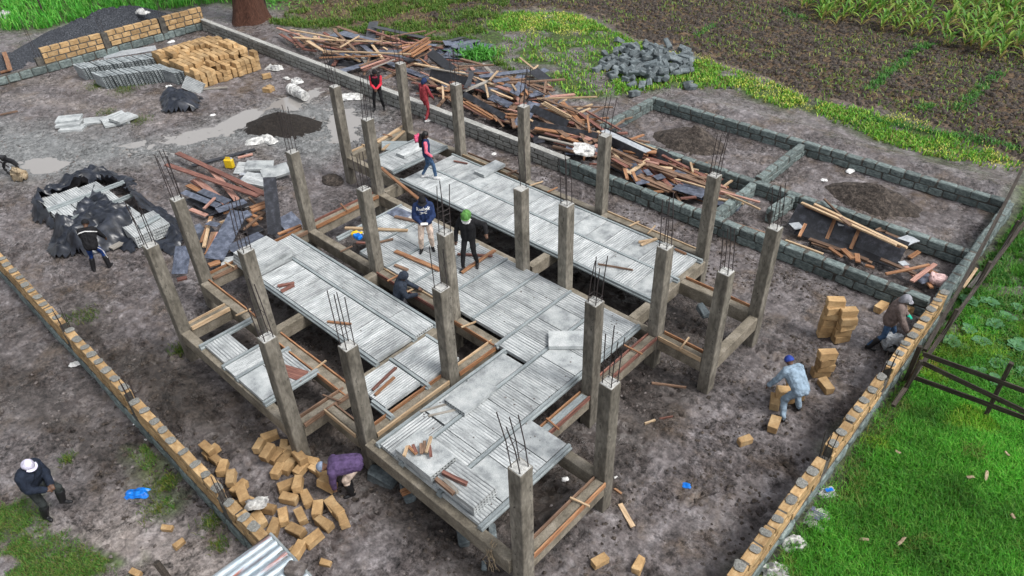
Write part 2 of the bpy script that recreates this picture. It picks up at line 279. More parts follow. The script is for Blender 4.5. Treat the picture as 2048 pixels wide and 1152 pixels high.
def ground_mat():
    m = bpy.data.materials.new('muddy ground'); m.use_nodes = True; t = m.node_tree; N = t.nodes; L = t.links; b = N['Principled BSDF']
    tc = N.new('ShaderNodeTexCoord')
    def noise(s, d=6, r=.65): n = N.new('ShaderNodeTexNoise'); n.inputs['Scale'].default_value = s; n.inputs['Detail'].default_value = d; n.inputs['Roughness'].default_value = r; L.new(tc.outputs['Object'], n.inputs[0]); return n.outputs[0]
    def ramp(src, *st):
        c = N.new('ShaderNodeValToRGB'); e = c.color_ramp.elements; e[0].position, e[0].color = st[0][0], (*st[0][1], 1); e[1].position, e[1].color = st[-1][0], (*st[-1][1], 1)
        for p, col in st[1:-1]: k = e.new(p); k.color = (*col, 1)
        L.new(src, c.inputs[0]); return c.outputs[0]
    def mix(f, a, b_):
        x = N.new('ShaderNodeMix'); x.data_type = 'RGBA'; L.new(f, x.inputs['Factor']); L.new(a, x.inputs['A']); L.new(b_, x.inputs['B']); return x.outputs['Result']
    def math_(op, a, b_=None, v=None):
        x = N.new('ShaderNodeMath'); x.operation = op; x.use_clamp = op != 'SUBTRACT'
        L.new(a, x.inputs[0]) if not isinstance(a, float) else setattr(x.inputs[0], 'default_value', a)
        if b_ is not None: L.new(b_, x.inputs[1])
        if v is not None: x.inputs[1].default_value = v
        return x.outputs[0]
    def attr(n): a = N.new('ShaderNodeAttribute'); a.attribute_name = n; s = N.new('ShaderNodeSeparateColor'); L.new(a.outputs['Color'], s.inputs[0]); return s.outputs
    A = attr('col'); B = attr('col2')
    big, mid, fin, vf = noise(.55, 6, .6), noise(2.6, 7, .7), noise(13, 6, .7), noise(34, 4, .7)
    mud = ramp(big, (.30, (.054, .044, .042)), (.44, (.112, .096, .095)), (.56, (.185, .168, .173)), (.70, (.31, .292, .305)))
    mud2 = ramp(mid, (.34, (.034, .027, .025)), (.5, (.125, .107, .104)), (.66, (.29, .27, .278)))
    f5 = N.new('ShaderNodeValue'); f5.outputs[0].default_value = .6
    mudc = mix(f5.outputs[0], mud, mud2)
    brown = ramp(noise(.8, 4), (.52, (0, 0, 0)), (.66, (.55, .55, .55))); bc = N.new('ShaderNodeRGB'); bc.outputs[0].default_value = (.12, .084, .052, 1)
    mudc = mix(brown, mudc, bc.outputs[0])
    greyc = ramp(mid, (.3, (.12, .125, .125)), (.55, (.20, .205, .205)), (.75, (.33, .33, .33)))
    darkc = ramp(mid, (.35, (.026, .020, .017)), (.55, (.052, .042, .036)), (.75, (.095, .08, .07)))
    lightc = ramp(mid, (.3, (.17, .145, .13)), (.6, (.29, .255, .24)), (.8, (.36, .33, .31)))
    fieldc = ramp(mid, (.30, (.030, .019, .012)), (.48, (.085, .055, .033)), (.60, (.155, .103, .056)), (.72, (.16, .14, .055)))
    grassc = ramp(mid, (.3, (.045, .042, .02)), (.5, (.05, .085, .018)), (.7, (.075, .13, .022)))
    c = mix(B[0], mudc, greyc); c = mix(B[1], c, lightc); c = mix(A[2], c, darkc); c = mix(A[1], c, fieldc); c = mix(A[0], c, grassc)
    # fine grain: clods and pebbles, with pit shade and highlights put into the colour
    mr = N.new('ShaderNodeMapRange'); mr.inputs['From Min'].default_value = .28; mr.inputs['From Max'].default_value = .72; mr.inputs['From Min'].default_value = .41; mr.inputs['From Max'].default_value = .60
    cl6 = noise(5.5, 6, .75); av = N.new('ShaderNodeMath'); av.operation = 'ADD'; L.new(math_('MULTIPLY', fin, v=.45), av.inputs[0]); L.new(math_('MULTIPLY', cl6, v=.55), av.inputs[1]); L.new(av.outputs[0], mr.inputs[0]); pat = N.new('ShaderNodeMapRange'); pat.inputs['From Min'].default_value = .42; pat.inputs['From Max'].default_value = .58; L.new(noise(.6, 4, .6), pat.inputs[0])
    for sock, lo_, hi_ in (('To Min', .55, .2), ('To Max', 1.45, 2.0)):
        q_ = N.new('ShaderNodeMapRange'); q_.inputs['To Min'].default_value = lo_; q_.inputs['To Max'].default_value = hi_; L.new(pat.outputs[0], q_.inputs[0]); L.new(q_.outputs[0], mr.inputs[sock])
    sc_ = N.new('ShaderNodeVectorMath'); sc_.operation = 'SCALE'; L.new(c, sc_.inputs[0]); L.new(mr.outputs[0], sc_.inputs['Scale']); L.new(sc_.outputs[0], b.inputs['Base Color'])
    rg = ramp(noise(1.1, 5), (.40, (.16, .16, .16)), (.60, (.6, .6, .6)))
    rmax = math_('MAXIMUM', rg, math_('MULTIPLY', math_('MAXIMUM', A[0], A[1]), v=.85)); L.new(rmax, b.inputs['Roughness'])
    b.inputs['Specular IOR Level'].default_value = .5
    hs_ = N.new('ShaderNodeMath'); hs_.operation = 'ADD'; L.new(cl6, hs_.inputs[0]); sm = math_('MULTIPLY', fin, v=.55); L.new(sm, hs_.inputs[1])
    h2 = N.new('ShaderNodeMath'); h2.operation = 'ADD'; L.new(hs_.outputs[0], h2.inputs[0]); L.new(math_('MULTIPLY', vf, v=.25), h2.inputs[1])
    bp = N.new('ShaderNodeBump'); qs = N.new('ShaderNodeMapRange'); qs.inputs['To Min'].default_value = .35; qs.inputs['To Max'].default_value = 1.0; L.new(pat.outputs[0], qs.inputs[0]); L.new(qs.outputs[0], bp.inputs['Strength']); bp.inputs['Distance'].default_value = .14; L.new(h2.outputs[0], bp.inputs['Height']); L.new(bp.outputs[0], b.inputs['Normal'])
    return m
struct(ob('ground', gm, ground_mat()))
wm = bpy.data.materials.new('muddy water'); wm.use_nodes = True; _b = wm.node_tree.nodes['Principled BSDF']
_b.inputs['Base Color'].default_value = (.30, .285, .27, 1); _b.inputs['Roughness'].default_value = .06; _b.inputs['Specular IOR Level'].default_value = 1.0
for p in PUD:
    bm = bmesh.new(); cx = sum(a for a, _ in p)/len(p); cy = sum(b for _, b in p)/len(p)
    vs = [bm.verts.new((x+(x-cx)/math.hypot(x-cx, y-cy)*.55, y+(y-cy)/math.hypot(x-cx, y-cy)*.55, -.034)) for x, y in p]; f = bm.faces.new(vs)
    if f.normal.z < 0: f.normal_flip()
    bm.normal_update(); bmesh.ops.triangulate(bm, faces=bm.faces[:]); struct(ob('puddle', bm_mesh(bm, 'puddle', wm)))

# ---------------------------------------------------------------- heaps
def heap(name, cx, cy, rx, ry, h, m, label, cat, seed, rot=0.0, rough=.25, n=80, bumps=()):
    r = np.linspace(0, 1, n); th = np.linspace(0, 2*math.pi, 130, endpoint=False); RR, TT = np.meshgrid(r, th, indexing='ij')
    wob = .8+.4*fbm(np.cos(TT)*1.3+seed, np.sin(TT)*1.3, .8, 3, seed)
    x = RR*np.cos(TT)*rx*wob; y = RR*np.sin(TT)*ry*wob
    z = h*np.clip(1-RR**1.25, 0, 1)**1.1
    for bx, by, br, bh in bumps: z = z+bh*np.exp(-(((x-bx)/br)**2+((y-by)/br)**2))*(1-RR**4)
    z = z*(1+rough*(fbm(x+seed*5, y, .5, 3, seed)-.5)*2)+.10*(fbm(x, y, .16, 3, seed+1)-.5)*(1-RR**3)
    z = z-.06*RR**3
    c, s = math.cos(rot), math.sin(rot); v = np.stack([cx+c*x-s*y, cy+s*x+c*y, z], -1).reshape(-1, 3)
    I = np.arange(n*130).reshape(n, 130); Jn = np.roll(I, -1, 1)
    f = np.stack([I[:-1], I[1:], Jn[1:], Jn[:-1]], -1).reshape(-1, 4)
    o = ob(name, smooth(npmesh(name, v, f)), m); tag(o, label, cat); return o
g = G(180, 55, .9)
heap('gravel_heap', -43.5, 13.7, 2.5, 4.6, 1.05, M['gravel'], 'large heap of dark grey ballast behind the tan block wall', 'gravel heap', 3, bumps=((0, 2.4, 1.6, .45),))
heap('gravel_heap', -43.4, 7.2, 2.2, 3.2, .75, M['gravel'], 'low spread of dark ballast beside the open end of the tan block wall', 'gravel heap', 5)
g = G(566, 252); heap('sand_heap', g.x, g.y, 1.7, 1.15, .52, M['sand'], 'small black sand heap between the puddles', 'sand heap', 4, rot=.6)
g = G(1385, 285); heap('soil_heap', g.x, g.y, 1.6, 1.0, .62, M['soil'], 'dark soil heap in the stone room beside the timber pile', 'soil heap', 6)
g = G(1745, 400); heap('soil_heap', g.x, g.y, 1.6, .9, .55, M['soil'], 'dark soil heap in the stone room at the wire fence end', 'soil heap', 8)
g = G(700, 352); heap('soil_heap', g.x-.35, g.y-.55, .5, .35, .16, M['soil'], 'small spoil heap beside the hole at a column foot', 'soil heap', 9)
# ---------------------------------------------------------------- concrete frame
CT, BT, DT = 3.43, .955, 1.05          # column top, beam top, deck top
CW = .285
def shaft_mesh(seed):
    r = random.Random(seed); bm = bmesh.new(); rings = []; zs = [-.12, .3, .6, .95, 1.3, 1.7, 2.1, 2.5, 2.9, 3.2, CT]
    for z in zs:
        h = CW/2; c = .014; ring = []
        for sx, sy in ((1, 1), (-1, 1), (-1, -1), (1, -1)):
            j = r.uniform(-.004, .004); k = r.uniform(-.004, .004)
            pts = [(sx*h, sy*(h-c)), (sx*(h-c), sy*h)]
            if sx*sy < 0: pts = pts[::-1]
            ring += [bm.verts.new((a+j, b+k, z)) for a, b in pts]
        rings.append(ring)
    for a, b in zip(rings, rings[1:]):
        for k in range(8): bm.faces.new((a[k], a[(k+1) % 8], b[(k+1) % 8], b[k]))
    bm.faces.new(rings[-1]); bm.faces.new(rings[0][::-1]); bmesh.ops.recalc_face_normals(bm, faces=bm.faces[:])
    return bm_mesh(bm, 'shaft', M['column'])
shafts = [shaft_mesh(s) for s in range(4)]
topm = block(CW-.03, CW-.03, .012, .004, .004, 5, M['coltop'], 'top_face')
def ring_mesh(s, r=.006):
    bm = bmesh.new(); h = s/2; p = [(h, h, 0), (-h, h, 0), (-h, -h, 0), (h, -h, 0)]
    for a, b in zip(p, p[1:]+p[:1]): tube_bm(bm, [a, b], r, 4)
    return bm_mesh(bm, 'stirrup', M['rebar'])
stir = ring_mesh(.21)
COL = [  # x, y, rebar height, stirrup heights, bars, label
 (-19.92, 15.48, 1.25, (.5,), 4, 'concrete column beside the man in black vest and red sleeves'),
 (-20.0, 12.77, 1.35, (.55, .9), 4, 'concrete column standing in the dug hole by the clear puddle'),
 (-17.04, 15.38, 1.2, (), 4, 'concrete column beside the walking woman, next to the stone wall'),
 (-17.13, 11.85, 1.45, (.1,), 4, 'concrete column at the near corner of the gap beside the long back deck'),
 (-14.18, 15.47, 1.2, (), 4, 'concrete column on the back beam, second from the walking woman'),
 (-17.04, 9.18, 1.35, (.45,), 4, 'concrete column with a square steel tie beside the leaning black board'),
 (-11.08, 15.42, 1.3, (), 3, 'concrete column on the back beam in front of the white sack on the timber'),
 (-13.88, 9.17, .95, (.04, .1), 4, 'concrete column with pitted corner in front of the blue and yellow litter'),
 (-10.86, 11.7, 1.0, (), 2, 'concrete column at the deck gap beside the man in the green hat'),
 (-9.53, 11.85, 1.2, (.05,), 4, 'concrete column at the deck gap, paired with one by the green hat man'),
 (-7.59, 15.32, 1.25, (.08,), 4, 'concrete column at the end of the long back deck by the two loose laths'),
 (-17.07, 5.84, 1.35, (), 5, 'concrete column standing in front of the scrap board heap'),
 (-10.83, 9.1, 1.25, (.06, .3, .5, .62), 4, 'concrete column with a four tie cage beside the blue hooded man'),
 (-6.75, 11.84, 1.25, (.1,), 4, 'concrete column at the open beam corner, next to the long back deck'),
 (-5.32, 14.05, 1.15, (.2,), 4, 'outermost concrete column facing the right hand stone wall corner'),
 (-15.55, 4.42, 1.25, (), 4, 'concrete column at the frame corner nearest the man at the black sheeting'),
 (-13.7, 5.73, 1.3, (.12, .5), 4, 'concrete column beside the stacked ribbed blocks and blue grey board'),
 (-5.29, 11.86, 1.15, (.12,), 4, 'concrete column rising from the open beam corner above bare mud'),
 (-9.37, 7.63, 1.15, (.02,), 3, 'concrete column between the deck bays beside the square floor opening'),
 (-6.72, 9.3, 1.15, (.08, .16), 4, 'concrete column with two ties beside the loose smooth block on the deck'),
 (-10.73, 4.4, 1.25, (.12, .6), 4, 'concrete column rising behind the scattered tan blocks'),
 (-9.37, 5.27, 1.2, (.35,), 4, 'concrete column behind the stooping man in purple'),
 (-5.14, 7.68, 1.15, (.1, .55), 4, 'concrete column on the outer edge between two timber edged beams'),
 (-5.07, 5.3, 1.2, (.45,), 4, 'tall corner concrete column in front of the block deck, widest of all'),
]
for i, (x, y, rh, ties, nb, lab) in enumerate(COL):
    e = empty('concrete_column', (x, y, 0)); tag(e, lab, 'column', 'concrete columns of the building frame')
    rh_ = random.Random(500+i); bm = bmesh.new()      # honeycombing where the pour left voids
    for face in (0, 1):
        c0 = rh_.uniform(-.09, .09)
        for _ in range(rh_.randint(14, 46)):
            t_ = c0+rh_.gauss(0, .018); z_ = rh_.uniform(.5, 3.3); r_ = rh_.uniform(.004, .013); el = rh_.uniform(1, 2.6); s0 = CW/2+.0075
            bm.faces.new([bm.verts.new((s0, t_+r_*math.cos(a)*rh_.uniform(.6, 1.2), z_+el*r_*math.sin(a)) if face == 0 else (t_+r_*math.cos(a)*rh_.uniform(.6, 1.2), -s0, z_+el*r_*math.sin(a))) for a in (0, 1.2, 2.4, 3.6, 4.9)])
    stuff(ob('honeycomb', bm_mesh(bm, 'honeycomb', M['darkmortar']), None, e))
    ob('shaft', shafts[i % 4], None, e, rot=(0, 0, (i % 4)*math.pi/2)); ob('top_face', topm, None, e, loc=(0, 0, CT+.004))
    r = random.Random(100+i); lx, ly = r.uniform(-.10, .10), r.uniform(-.10, .10); q = .092
    spots = [(q, q), (-q, q), (-q, -q), (q, -q), (0.02, q)][:nb]
    for bx, by in spots:
        h = rh*r.uniform(.82, 1.05); k = (r.uniform(-.05, .05), r.uniform(-.05, .05))
        pts = [(bx, by, CT-.05), (bx+lx*.4*h+k[0]*.3, by+ly*.4*h+k[1]*.3, CT+h*.5), (bx+lx*h+k[0], by+ly*h+k[1], CT+h)]
        ob('rebar', tube(pts, .0105, 5, M['rebar'], 'rebar'), None, e)
    for t_ in ties: ob('stirrup', stir, None, e, loc=(lx*t_, ly*t_, CT+t_), rot=(r.uniform(-.12, .12), r.uniform(-.12, .12), r.uniform(-.15, .15)))

BW = .22
BEAMS = [  # x0,y0,x1,y1, trim0, trim1, formwork (0 none, 1 two edges, 2 two edges + sheet), label
 (-15.55, 4.41, -10.73, 4.41, .15, .15, 0, 'long bare outer beam facing the left block wall'),
 (-10.62, 5.23, -9.37, 5.23, .0, .15, 2, 'short beam with rusty form boards behind the stooping man'),
 (-10.73, 4.41, -10.73, 5.8, .15, .0, 2, 'short form boarded beam linking the two front column lines'),
 (-15.5, 4.41, -15.5, 5.62, .15, .0, 1, 'short timber edged beam by the open end bay'),
 (-17.07, 5.74, -13.7, 5.74, .15, .15, 1, 'timber edged beam beside the column in front of scrap boards'),
 (-13.7, 5.8, -10.73, 5.8, .15, -.11, 1, 'timber edged beam with several cross battens over dark soil'),
 (-9.37, 5.2, -5.07, 5.2, .15, .15, 0, 'mud splashed outer beam below the stacked hollow blocks'),
 (-5.1, 5.3, -5.1, 7.68, .15, .15, 2, 'timber edged beam with yellow twine at the tall corner column'),
 (-9.37, 5.27, -9.37, 7.63, .15, .15, 1, 'orange timber edged beam beside the narrow black gap'),
 (-9.37, 7.63, -9.37, 9.1, .15, .0, 1, 'orange timber edged beam along the square floor opening'),
 (-10.83, 9.12, -9.26, 9.12, .15, .0, 1, 'short timber edged beam behind the square floor opening'),
 (-17.04, 9.16, -13.88, 9.16, .15, .15, 1, 'timber edged beam running to the pitted column'),
 (-13.88, 9.16, -10.83, 9.16, .15, .15, 1, 'timber edged beam that the grey hooded man leans on'),
 (-17.05, 5.84, -17.05, 9.18, .15, .15, 1, 'beam beside the scrap board heap under the stacked blocks'),
 (-17.08, 9.18, -17.08, 11.85, .15, .15, 1, 'timber edged beam beside the dug hole and muddy yard'),
 (-17.08, 11.85, -17.08, 15.4, .15, .15, 0, 'plain beam under the woman end of the long back deck'),
 (-17.13, 11.85, -10.86, 11.85, .15, .15, 0, 'plain beam along the dark gap behind the hooded men'),
 (-9.53, 11.85, -6.75, 11.85, .15, .15, 0, 'plain beam under the deck edge at the open bay'),
 (-20.0, 12.77, -17.2, 12.77, .15, .0, 0, 'plain beam leading from the dug hole to the deck'),
 (-19.96, 12.77, -19.96, 15.48, .15, .15, 1, 'beam beside the clear puddle under leaning timbers'),
 (-19.92, 15.45, -17.04, 15.45, .15, .15, 0, 'back beam behind the small end deck'),
 (-17.04, 15.42, -14.18, 15.42, .15, .15, 1, 'back beam with dark timber edge behind the walking woman'),
 (-14.18, 15.42, -11.08, 15.42, .15, .15, 1, 'back beam with dark timber edge and two loose battens'),
 (-11.08, 15.4, -7.59, 15.4, .15, .15, 1, 'back beam with dark timber edge at the far end of the long deck'),
 (-7.5, 11.96, -7.5, 15.32, .0, .15, 0, 'plain beam closing the end of the long back deck'),
 (-7.39, 14.05, -5.32, 14.05, .0, .15, 1, 'timber edged beam over the open bay beside the outermost column'),
 (-5.3, 11.86, -5.3, 14.05, .15, .15, 0, 'plain beam on short stubs along the open muddy side'),
 (-6.75, 11.85, -5.29, 11.85, .15, .15, 2, 'short sheet topped beam at the open corner with a stray lath'),
 (-6.73, 9.3, -6.73, 11.85, .15, .15, 2, 'timber edged beam with one brown cross block on it'),
 (-6.73, 7.5, -6.73, 9.3, .0, .15, 2, 'rusty sheet topped beam beside the black floor opening'),
 (-6.73, 7.64, -5.14, 7.64, .11, .15, 0, 'stony topped beam between deck edge and outer column'),
 (-13.8, 5.91, -13.8, 9.05, .0, .0, 0, 'bare cross beam under the striped block bay'),
 (-10.86, 11.96, -10.86, 15.3, .0, .0, 0, 'bare cross beam under the long back deck'),
 (-10.8, 5.91, -10.8, 9.0, .0, .0, 0, 'bare cross beam below the small striped bay'),
]
_pl = {}
def board(L, w_, t, m, seed=0, name='board', bow=.0):
    """a sawn board along +x, slightly bowed and out of true"""
    key = (round(L, 1), round(w_, 3), round(t, 3), m.name, seed % 3)
    if key in _pl: return _pl[key], L/round(L, 1) if round(L, 1) else 1
    r = random.Random(seed); bm = bmesh.new(); n = 4; Lr = max(round(L, 1), .1); rings = []
    b1, b2 = r.uniform(-1, 1)*bow*Lr, r.uniform(-.5, .5)*bow*Lr
    for i in range(n+1):
        u = i/n; x = (u-.5)*Lr; k = 4*u*(1-u); oy, oz = b1*k, b2*k; tw = r.uniform(-.02, .02)
        rings.append([bm.verts.new((x+(r.uniform(-.015, .015) if i in (0, n) else 0), oy+sy*w_/2*r.uniform(.96, 1.02)-sz*tw*t, oz+sz*t/2+sy*tw*w_/2)) for sy, sz in ((1, 1), (-1, 1), (-1, -1), (1, -1))])
    for a, b in zip(rings, rings[1:]):
        for k in range(4): bm.faces.new((a[k], a[(k+1) % 4], b[(k+1) % 4], b[k]))
    bm.faces.new(rings[0][::-1]); bm.faces.new(rings[-1]); bmesh.ops.recalc_face_normals(bm, faces=bm.faces[:])
    me = bm_mesh(bm, name, m); _pl[key] = me; return me, L/Lr
beam_i = 0
for (x0, y0, x1, y1, t0, t1, fw, lab) in BEAMS:
    beam_i += 1; r = random.Random(beam_i); d = Vector((x1-x0, y1-y0, 0)); L = d.length; d.normalize()
    a = Vector((x0, y0, 0))+d*t0; b = Vector((x1, y1, 0))-d*t1; L = (b-a).length; rz = math.atan2(d.y, d.x); c = (a+b)/2
    e = empty('ground_beam', (c.x, c.y, 0), rz); tag(e, lab, 'concrete beam', 'concrete ground beams of the building frame')
    bm = bmesh.new(); n = max(3, int(L/.35)); rings = []
    top = BT+r.uniform(-.006, .006)
    for i in range(n+1):
        x = -L/2+L*i/n; jt = [r.uniform(-.006, .006) for _ in range(4)]
        rings.append([bm.verts.new(p) for p in ((x, BW/2+jt[0]*.4, top-.012), (x, BW/2-.014, top+jt[1]), (x, -BW/2+.014, top+jt[2]), (x, -BW/2+jt[3]*.4, top-.012), (x, -BW/2, .60), (x, BW/2, .60))])
    for p, q in zip(rings, rings[1:]):
        for k in range(6): bm.faces.new((p[k], p[(k+1) % 6], q[(k+1) % 6], q[k]))
    bm.faces.new(rings[0][::-1]); bm.faces.new(rings[-1]); bmesh.ops.recalc_face_normals(bm, faces=bm.faces[:])
    ob('concrete_body', bm_mesh(bm, 'concrete_body', M['beam']), None, e)
    if fw:
        for s in (1, -1):
            if fw == 1 and r.random() < .2: continue
            k = max(1, round(L/2.6)); seg = L/k
            for j in range(k):
                me, sxx = board(seg-.03, .032, .11, r.choice([M['wood_orange'], M['wood_orange'], M['wood_tan'], M['wood_red'], M['wood_brown']]), r.randrange(9), 'form_board', .004)
                o = ob('form_board', me, None, e, loc=(-L/2+seg*(j+.5), s*(BW/2+.019), BT-.005+r.uniform(-.015, .02)), rot=(r.uniform(-.06, .06), 0, r.uniform(-.006, .006))); o.scale = (sxx, 1, 1)
        if fw == 2:
            me, sxx = board(L-.06, BW-.07, .012, M['joist'] if r.random() < .4 else M['beam'], 1, 'form_sheet', 0); o = ob('form_sheet', me, None, e, loc=(0, 0, top+.012)); o.scale = (sxx, 1, 1)
        for j in range(max(1, int(L*.9)) if L < 3.2 else int(L*.75)):
            if r.random() < .25: continue
            me, sxx = board(r.uniform(.36, .5), .035, .03, r.choice([M['wood_tan'], M['wood_tan'], M['wood_orange'], M['wood_brown']]), r.randrange(3), 'batten'); ob('batten', me, None, e, loc=(r.uniform(-L/2+.15, L/2-.15), r.uniform(-.06, .06), BT+.075), rot=(0, 0, math.pi/2+r.uniform(-.3, .3)))

# ---------------------------------------------------------------- block-and-joist deck
_bk = {}
def hollow(L, W=.585, T=.095, ribs=True, cells=8, m=None):
    key = (round(L, 2), round(W, 2), ribs, cells, T, m)
    if key in _bk: return _bk[key]
    V = []; Fc = []; wb = .026; p = (W-wb)/cells; zc, zf = T-.02, .018; x0, x1 = -L/2, L/2; sag = .008 if ribs else 0.0
    def v(x, y, z): V.append((x, y, z)); return len(V)-1
    dark = []
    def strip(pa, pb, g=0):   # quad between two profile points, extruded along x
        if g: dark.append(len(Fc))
        Fc.append((v(x0, *pa), v(x1, *pa), v(x1, *pb), v(x0, *pb)))
    for i in range(cells):
        a = -W/2+wb+i*p; b = a+p-wb
        tp = [(a-wb if i == 0 else a-wb, T), (a, T), (a+.012, T-sag), (b-.012, T-sag), (b, T)]
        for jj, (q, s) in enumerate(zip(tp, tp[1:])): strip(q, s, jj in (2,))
        for q, s in (((a, zf), (b, zf)), ((b, zf), (b, zc)), ((b, zc), (a, zc)), ((a, zc), (a, zf))): strip(q, s)
        for x in (x0, x1):
            Fc.append(tuple(v(x, *q) for q in ((a, zc), (b, zc), (b, T), (b-.012, T-sag), (a+.012, T-sag), (a, T))))
            Fc.append(tuple(v(x, *q) for q in ((a, 0), (b, 0), (b, zf), (a, zf))))
            Fc.append(tuple(v(x, *q) for q in ((a-wb, 0), (a, 0), (a, T), (a-wb, T))))
    strip((W/2-wb, T), (W/2, T)); strip((W/2, T), (W/2, 0)); strip((W/2, 0), (-W/2, 0)); strip((-W/2, 0), (-W/2, T))
    for x in (x0, x1): Fc.append(tuple(v(x, *q) for q in ((W/2-wb, 0), (W/2, 0), (W/2, T), (W/2-wb, T))))
    me = bpy.data.meshes.new('hollow_block'); me.from_pydata(V, [], Fc); me.update()
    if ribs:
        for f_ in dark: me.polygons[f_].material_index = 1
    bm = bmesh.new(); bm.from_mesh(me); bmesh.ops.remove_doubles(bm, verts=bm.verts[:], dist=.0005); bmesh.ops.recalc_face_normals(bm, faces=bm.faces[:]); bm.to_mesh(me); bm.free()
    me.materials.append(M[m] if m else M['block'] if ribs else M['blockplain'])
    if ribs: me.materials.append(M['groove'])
    _bk[key] = me; return me
RD = random.Random(31)
def slab_row(x0, y0, x1, y1, along, label, group, z=BT+.006, wid=.6, plain=.12, skip=()):
    """hollow blocks whose ribs run along 'x' or 'y', side by side over the rectangle"""
    lx, ly = x1-x0, y1-y0; L = lx if along == 'x' else ly; Wt = ly if along == 'x' else lx; n = max(1, round(Wt/wid)); w_ = Wt/n
    for i in range(n):
        if i in skip: continue
        me = hollow(L-.025, w_-.022, ribs=RD.random() > plain)
        cx, cy = ((x0+x1)/2, y0+(i+.5)*w_) if along == 'x' else (x0+(i+.5)*w_, (y0+y1)/2)
        o = ob('hollow_block', me, None, None, (cx, cy, z+RD.uniform(0, .008)), (RD.uniform(-.006, .006), RD.uniform(-.004, .004), (0 if along == 'x' else math.pi/2)+(math.pi if RD.random() < .5 else 0)+RD.uniform(-.006, .006)))
        tag(o, label, 'hollow block', group)
_js = {}
def joist(x0, y0, x1, y1, label, z=BT+.001):
    d = Vector((x1-x0, y1-y0, 0)); L = d.length; bm = bmesh.new()
    prof = [(-.065, 0), (.065, 0), (.065, .042), (.034, .055), (.034, .115), (-.034, .115), (-.034, .055), (-.065, .042)]
    A = [bm.verts.new((-L/2, y, zz)) for y, zz in prof]; B = [bm.verts.new((L/2, y, zz)) for y, zz in prof]
    for k in range(8): bm.faces.new((A[k], A[(k+1) % 8], B[(k+1) % 8], B[k]))
    bm.faces.new(A[::-1]); bm.faces.new(B); bmesh.ops.recalc_face_normals(bm, faces=bm.faces[:])
    o = ob('precast_joist', bm_mesh(bm, 'precast_joist', M['joist']), None, None, ((x0+x1)/2, (y0+y1)/2, z), (0, 0, math.atan2(d.y, d.x)))
    tag(o, label, 'joist', 'precast joists of the floor deck')
g1 = 'ribbed hollow blocks of the floor deck'
# long back deck
for y, l in ((12.76, 'grey joist on the open edge of the long back deck'), (13.9, 'grey joist down the middle of the long back deck'), (15.04, 'grey joist on the back edge of the long back deck')): joist(-17.12, y, -7.42, y, l)
slab_row(-17.05, 12.80, -7.55, 13.86, 'y', 'ribbed grey block in the open edge row of the long back deck', g1)
slab_row(-17.05, 13.94, -7.55, 15.0, 'y', 'ribbed grey block in the back row of the long back deck', g1, plain=.25)
# small end deck
joist(-18.95, 12.9, -18.95, 15.36, 'grey joist on the puddle side of the small end deck'); joist(-17.72, 12.9, -17.72, 15.36, 'grey joist between small end deck and the gap')
slab_row(-18.88, 12.92, -17.79, 15.34, 'x', 'ribbed grey block in the small end deck by the woman', g1)
# middle deck
mj = [-15.85, -14.75, -13.65, -12.55, -11.45, -10.35]
for k, x in enumerate(mj): joist(x, 9.3, x, 11.72, 'grey joist crossing the middle deck where the two hooded men stand')
joist(-9.23, 8.95, -9.23, 11.72, 'grey joist between middle deck and the block bay beside the lone smooth block')
for a, b in zip(mj+[], mj[1:]+[-9.23]):
    slab_row(a+.05, 9.3, b-.05, 11.7, 'x', 'ribbed grey block in the middle deck around the hooded men', g1, skip=(0,) if a == -15.85 else ())
# front deck
for x, y0_, y1_, l in ((-8.97, 5.22, 9.0, 'grey joist on the gap side of the front deck'), (-8.25, 5.22, 11.72, 'grey joist beside the narrow strip of the front deck'), (-7.15, 5.22, 11.74, 'grey joist at the stepped edge of the front deck'), (-6.05, 5.22, 7.78, 'grey joist on the free edge of the front deck by the tall corner column')): joist(x, y0_, x, y1_, l)
for k in range(3): slab_row(-8.92, 5.25+k*1.22, -8.30, 6.45+k*1.22, 'y', 'ribbed grey block in the narrow strip of the front deck', g1, wid=.62, plain=.3)
slab_row(-9.18, 9.0, -8.30, 11.7, 'x', 'ribbed grey block in the bay behind the narrow deck strip', g1)
slab_row(-8.20, 5.25, -7.20, 11.72, 'x', 'ribbed grey block in the long middle row of the front deck', g1, plain=.35)
slab_row(-7.10, 5.25, -6.10, 7.76, 'x', 'ribbed grey block in the free edge row of the front deck', g1, plain=.35)
# striped left deck
for y, l in ((6.74, 'grey joist on the open edge of the striped left deck'), (7.88, 'grey joist between the two rows of the striped left deck'), (8.56, 'grey joist on the gap side of the striped left deck')): joist(-17.0 if y > 7 else -15.9, y, -10.84, y, l)
slab_row(-15.85, 6.79, -10.9, 7.83, 'y', 'ribbed grey block in the wide row of the striped left deck', g1, plain=.0)
for k in range(6): slab_row(-17.0+k*1.02, 7.93, -17.0+(k+1)*1.02, 8.51, 'x', 'ribbed grey block in the narrow row of the striped left deck', g1, plain=.1)
# small striped bay
joist(-10.75, 7.03, -9.42, 7.03, 'grey joist across the small striped bay'); joist(-10.0, 5.92, -9.33, 5.92, 'short grey joist end beside the orange timber'); joist(-10.75, 8.14, -9.9, 8.14, 'grey joist beside the column at the small striped bay')
slab_row(-10.72, 7.08, -9.55, 8.1, 'y', 'ribbed grey block in the small striped bay beside a column', g1, plain=0)
slab_row(-10.72, 5.97, -9.62, 6.98, 'y', 'ribbed grey block in the small striped bay with two brown sticks', g1, plain=0)
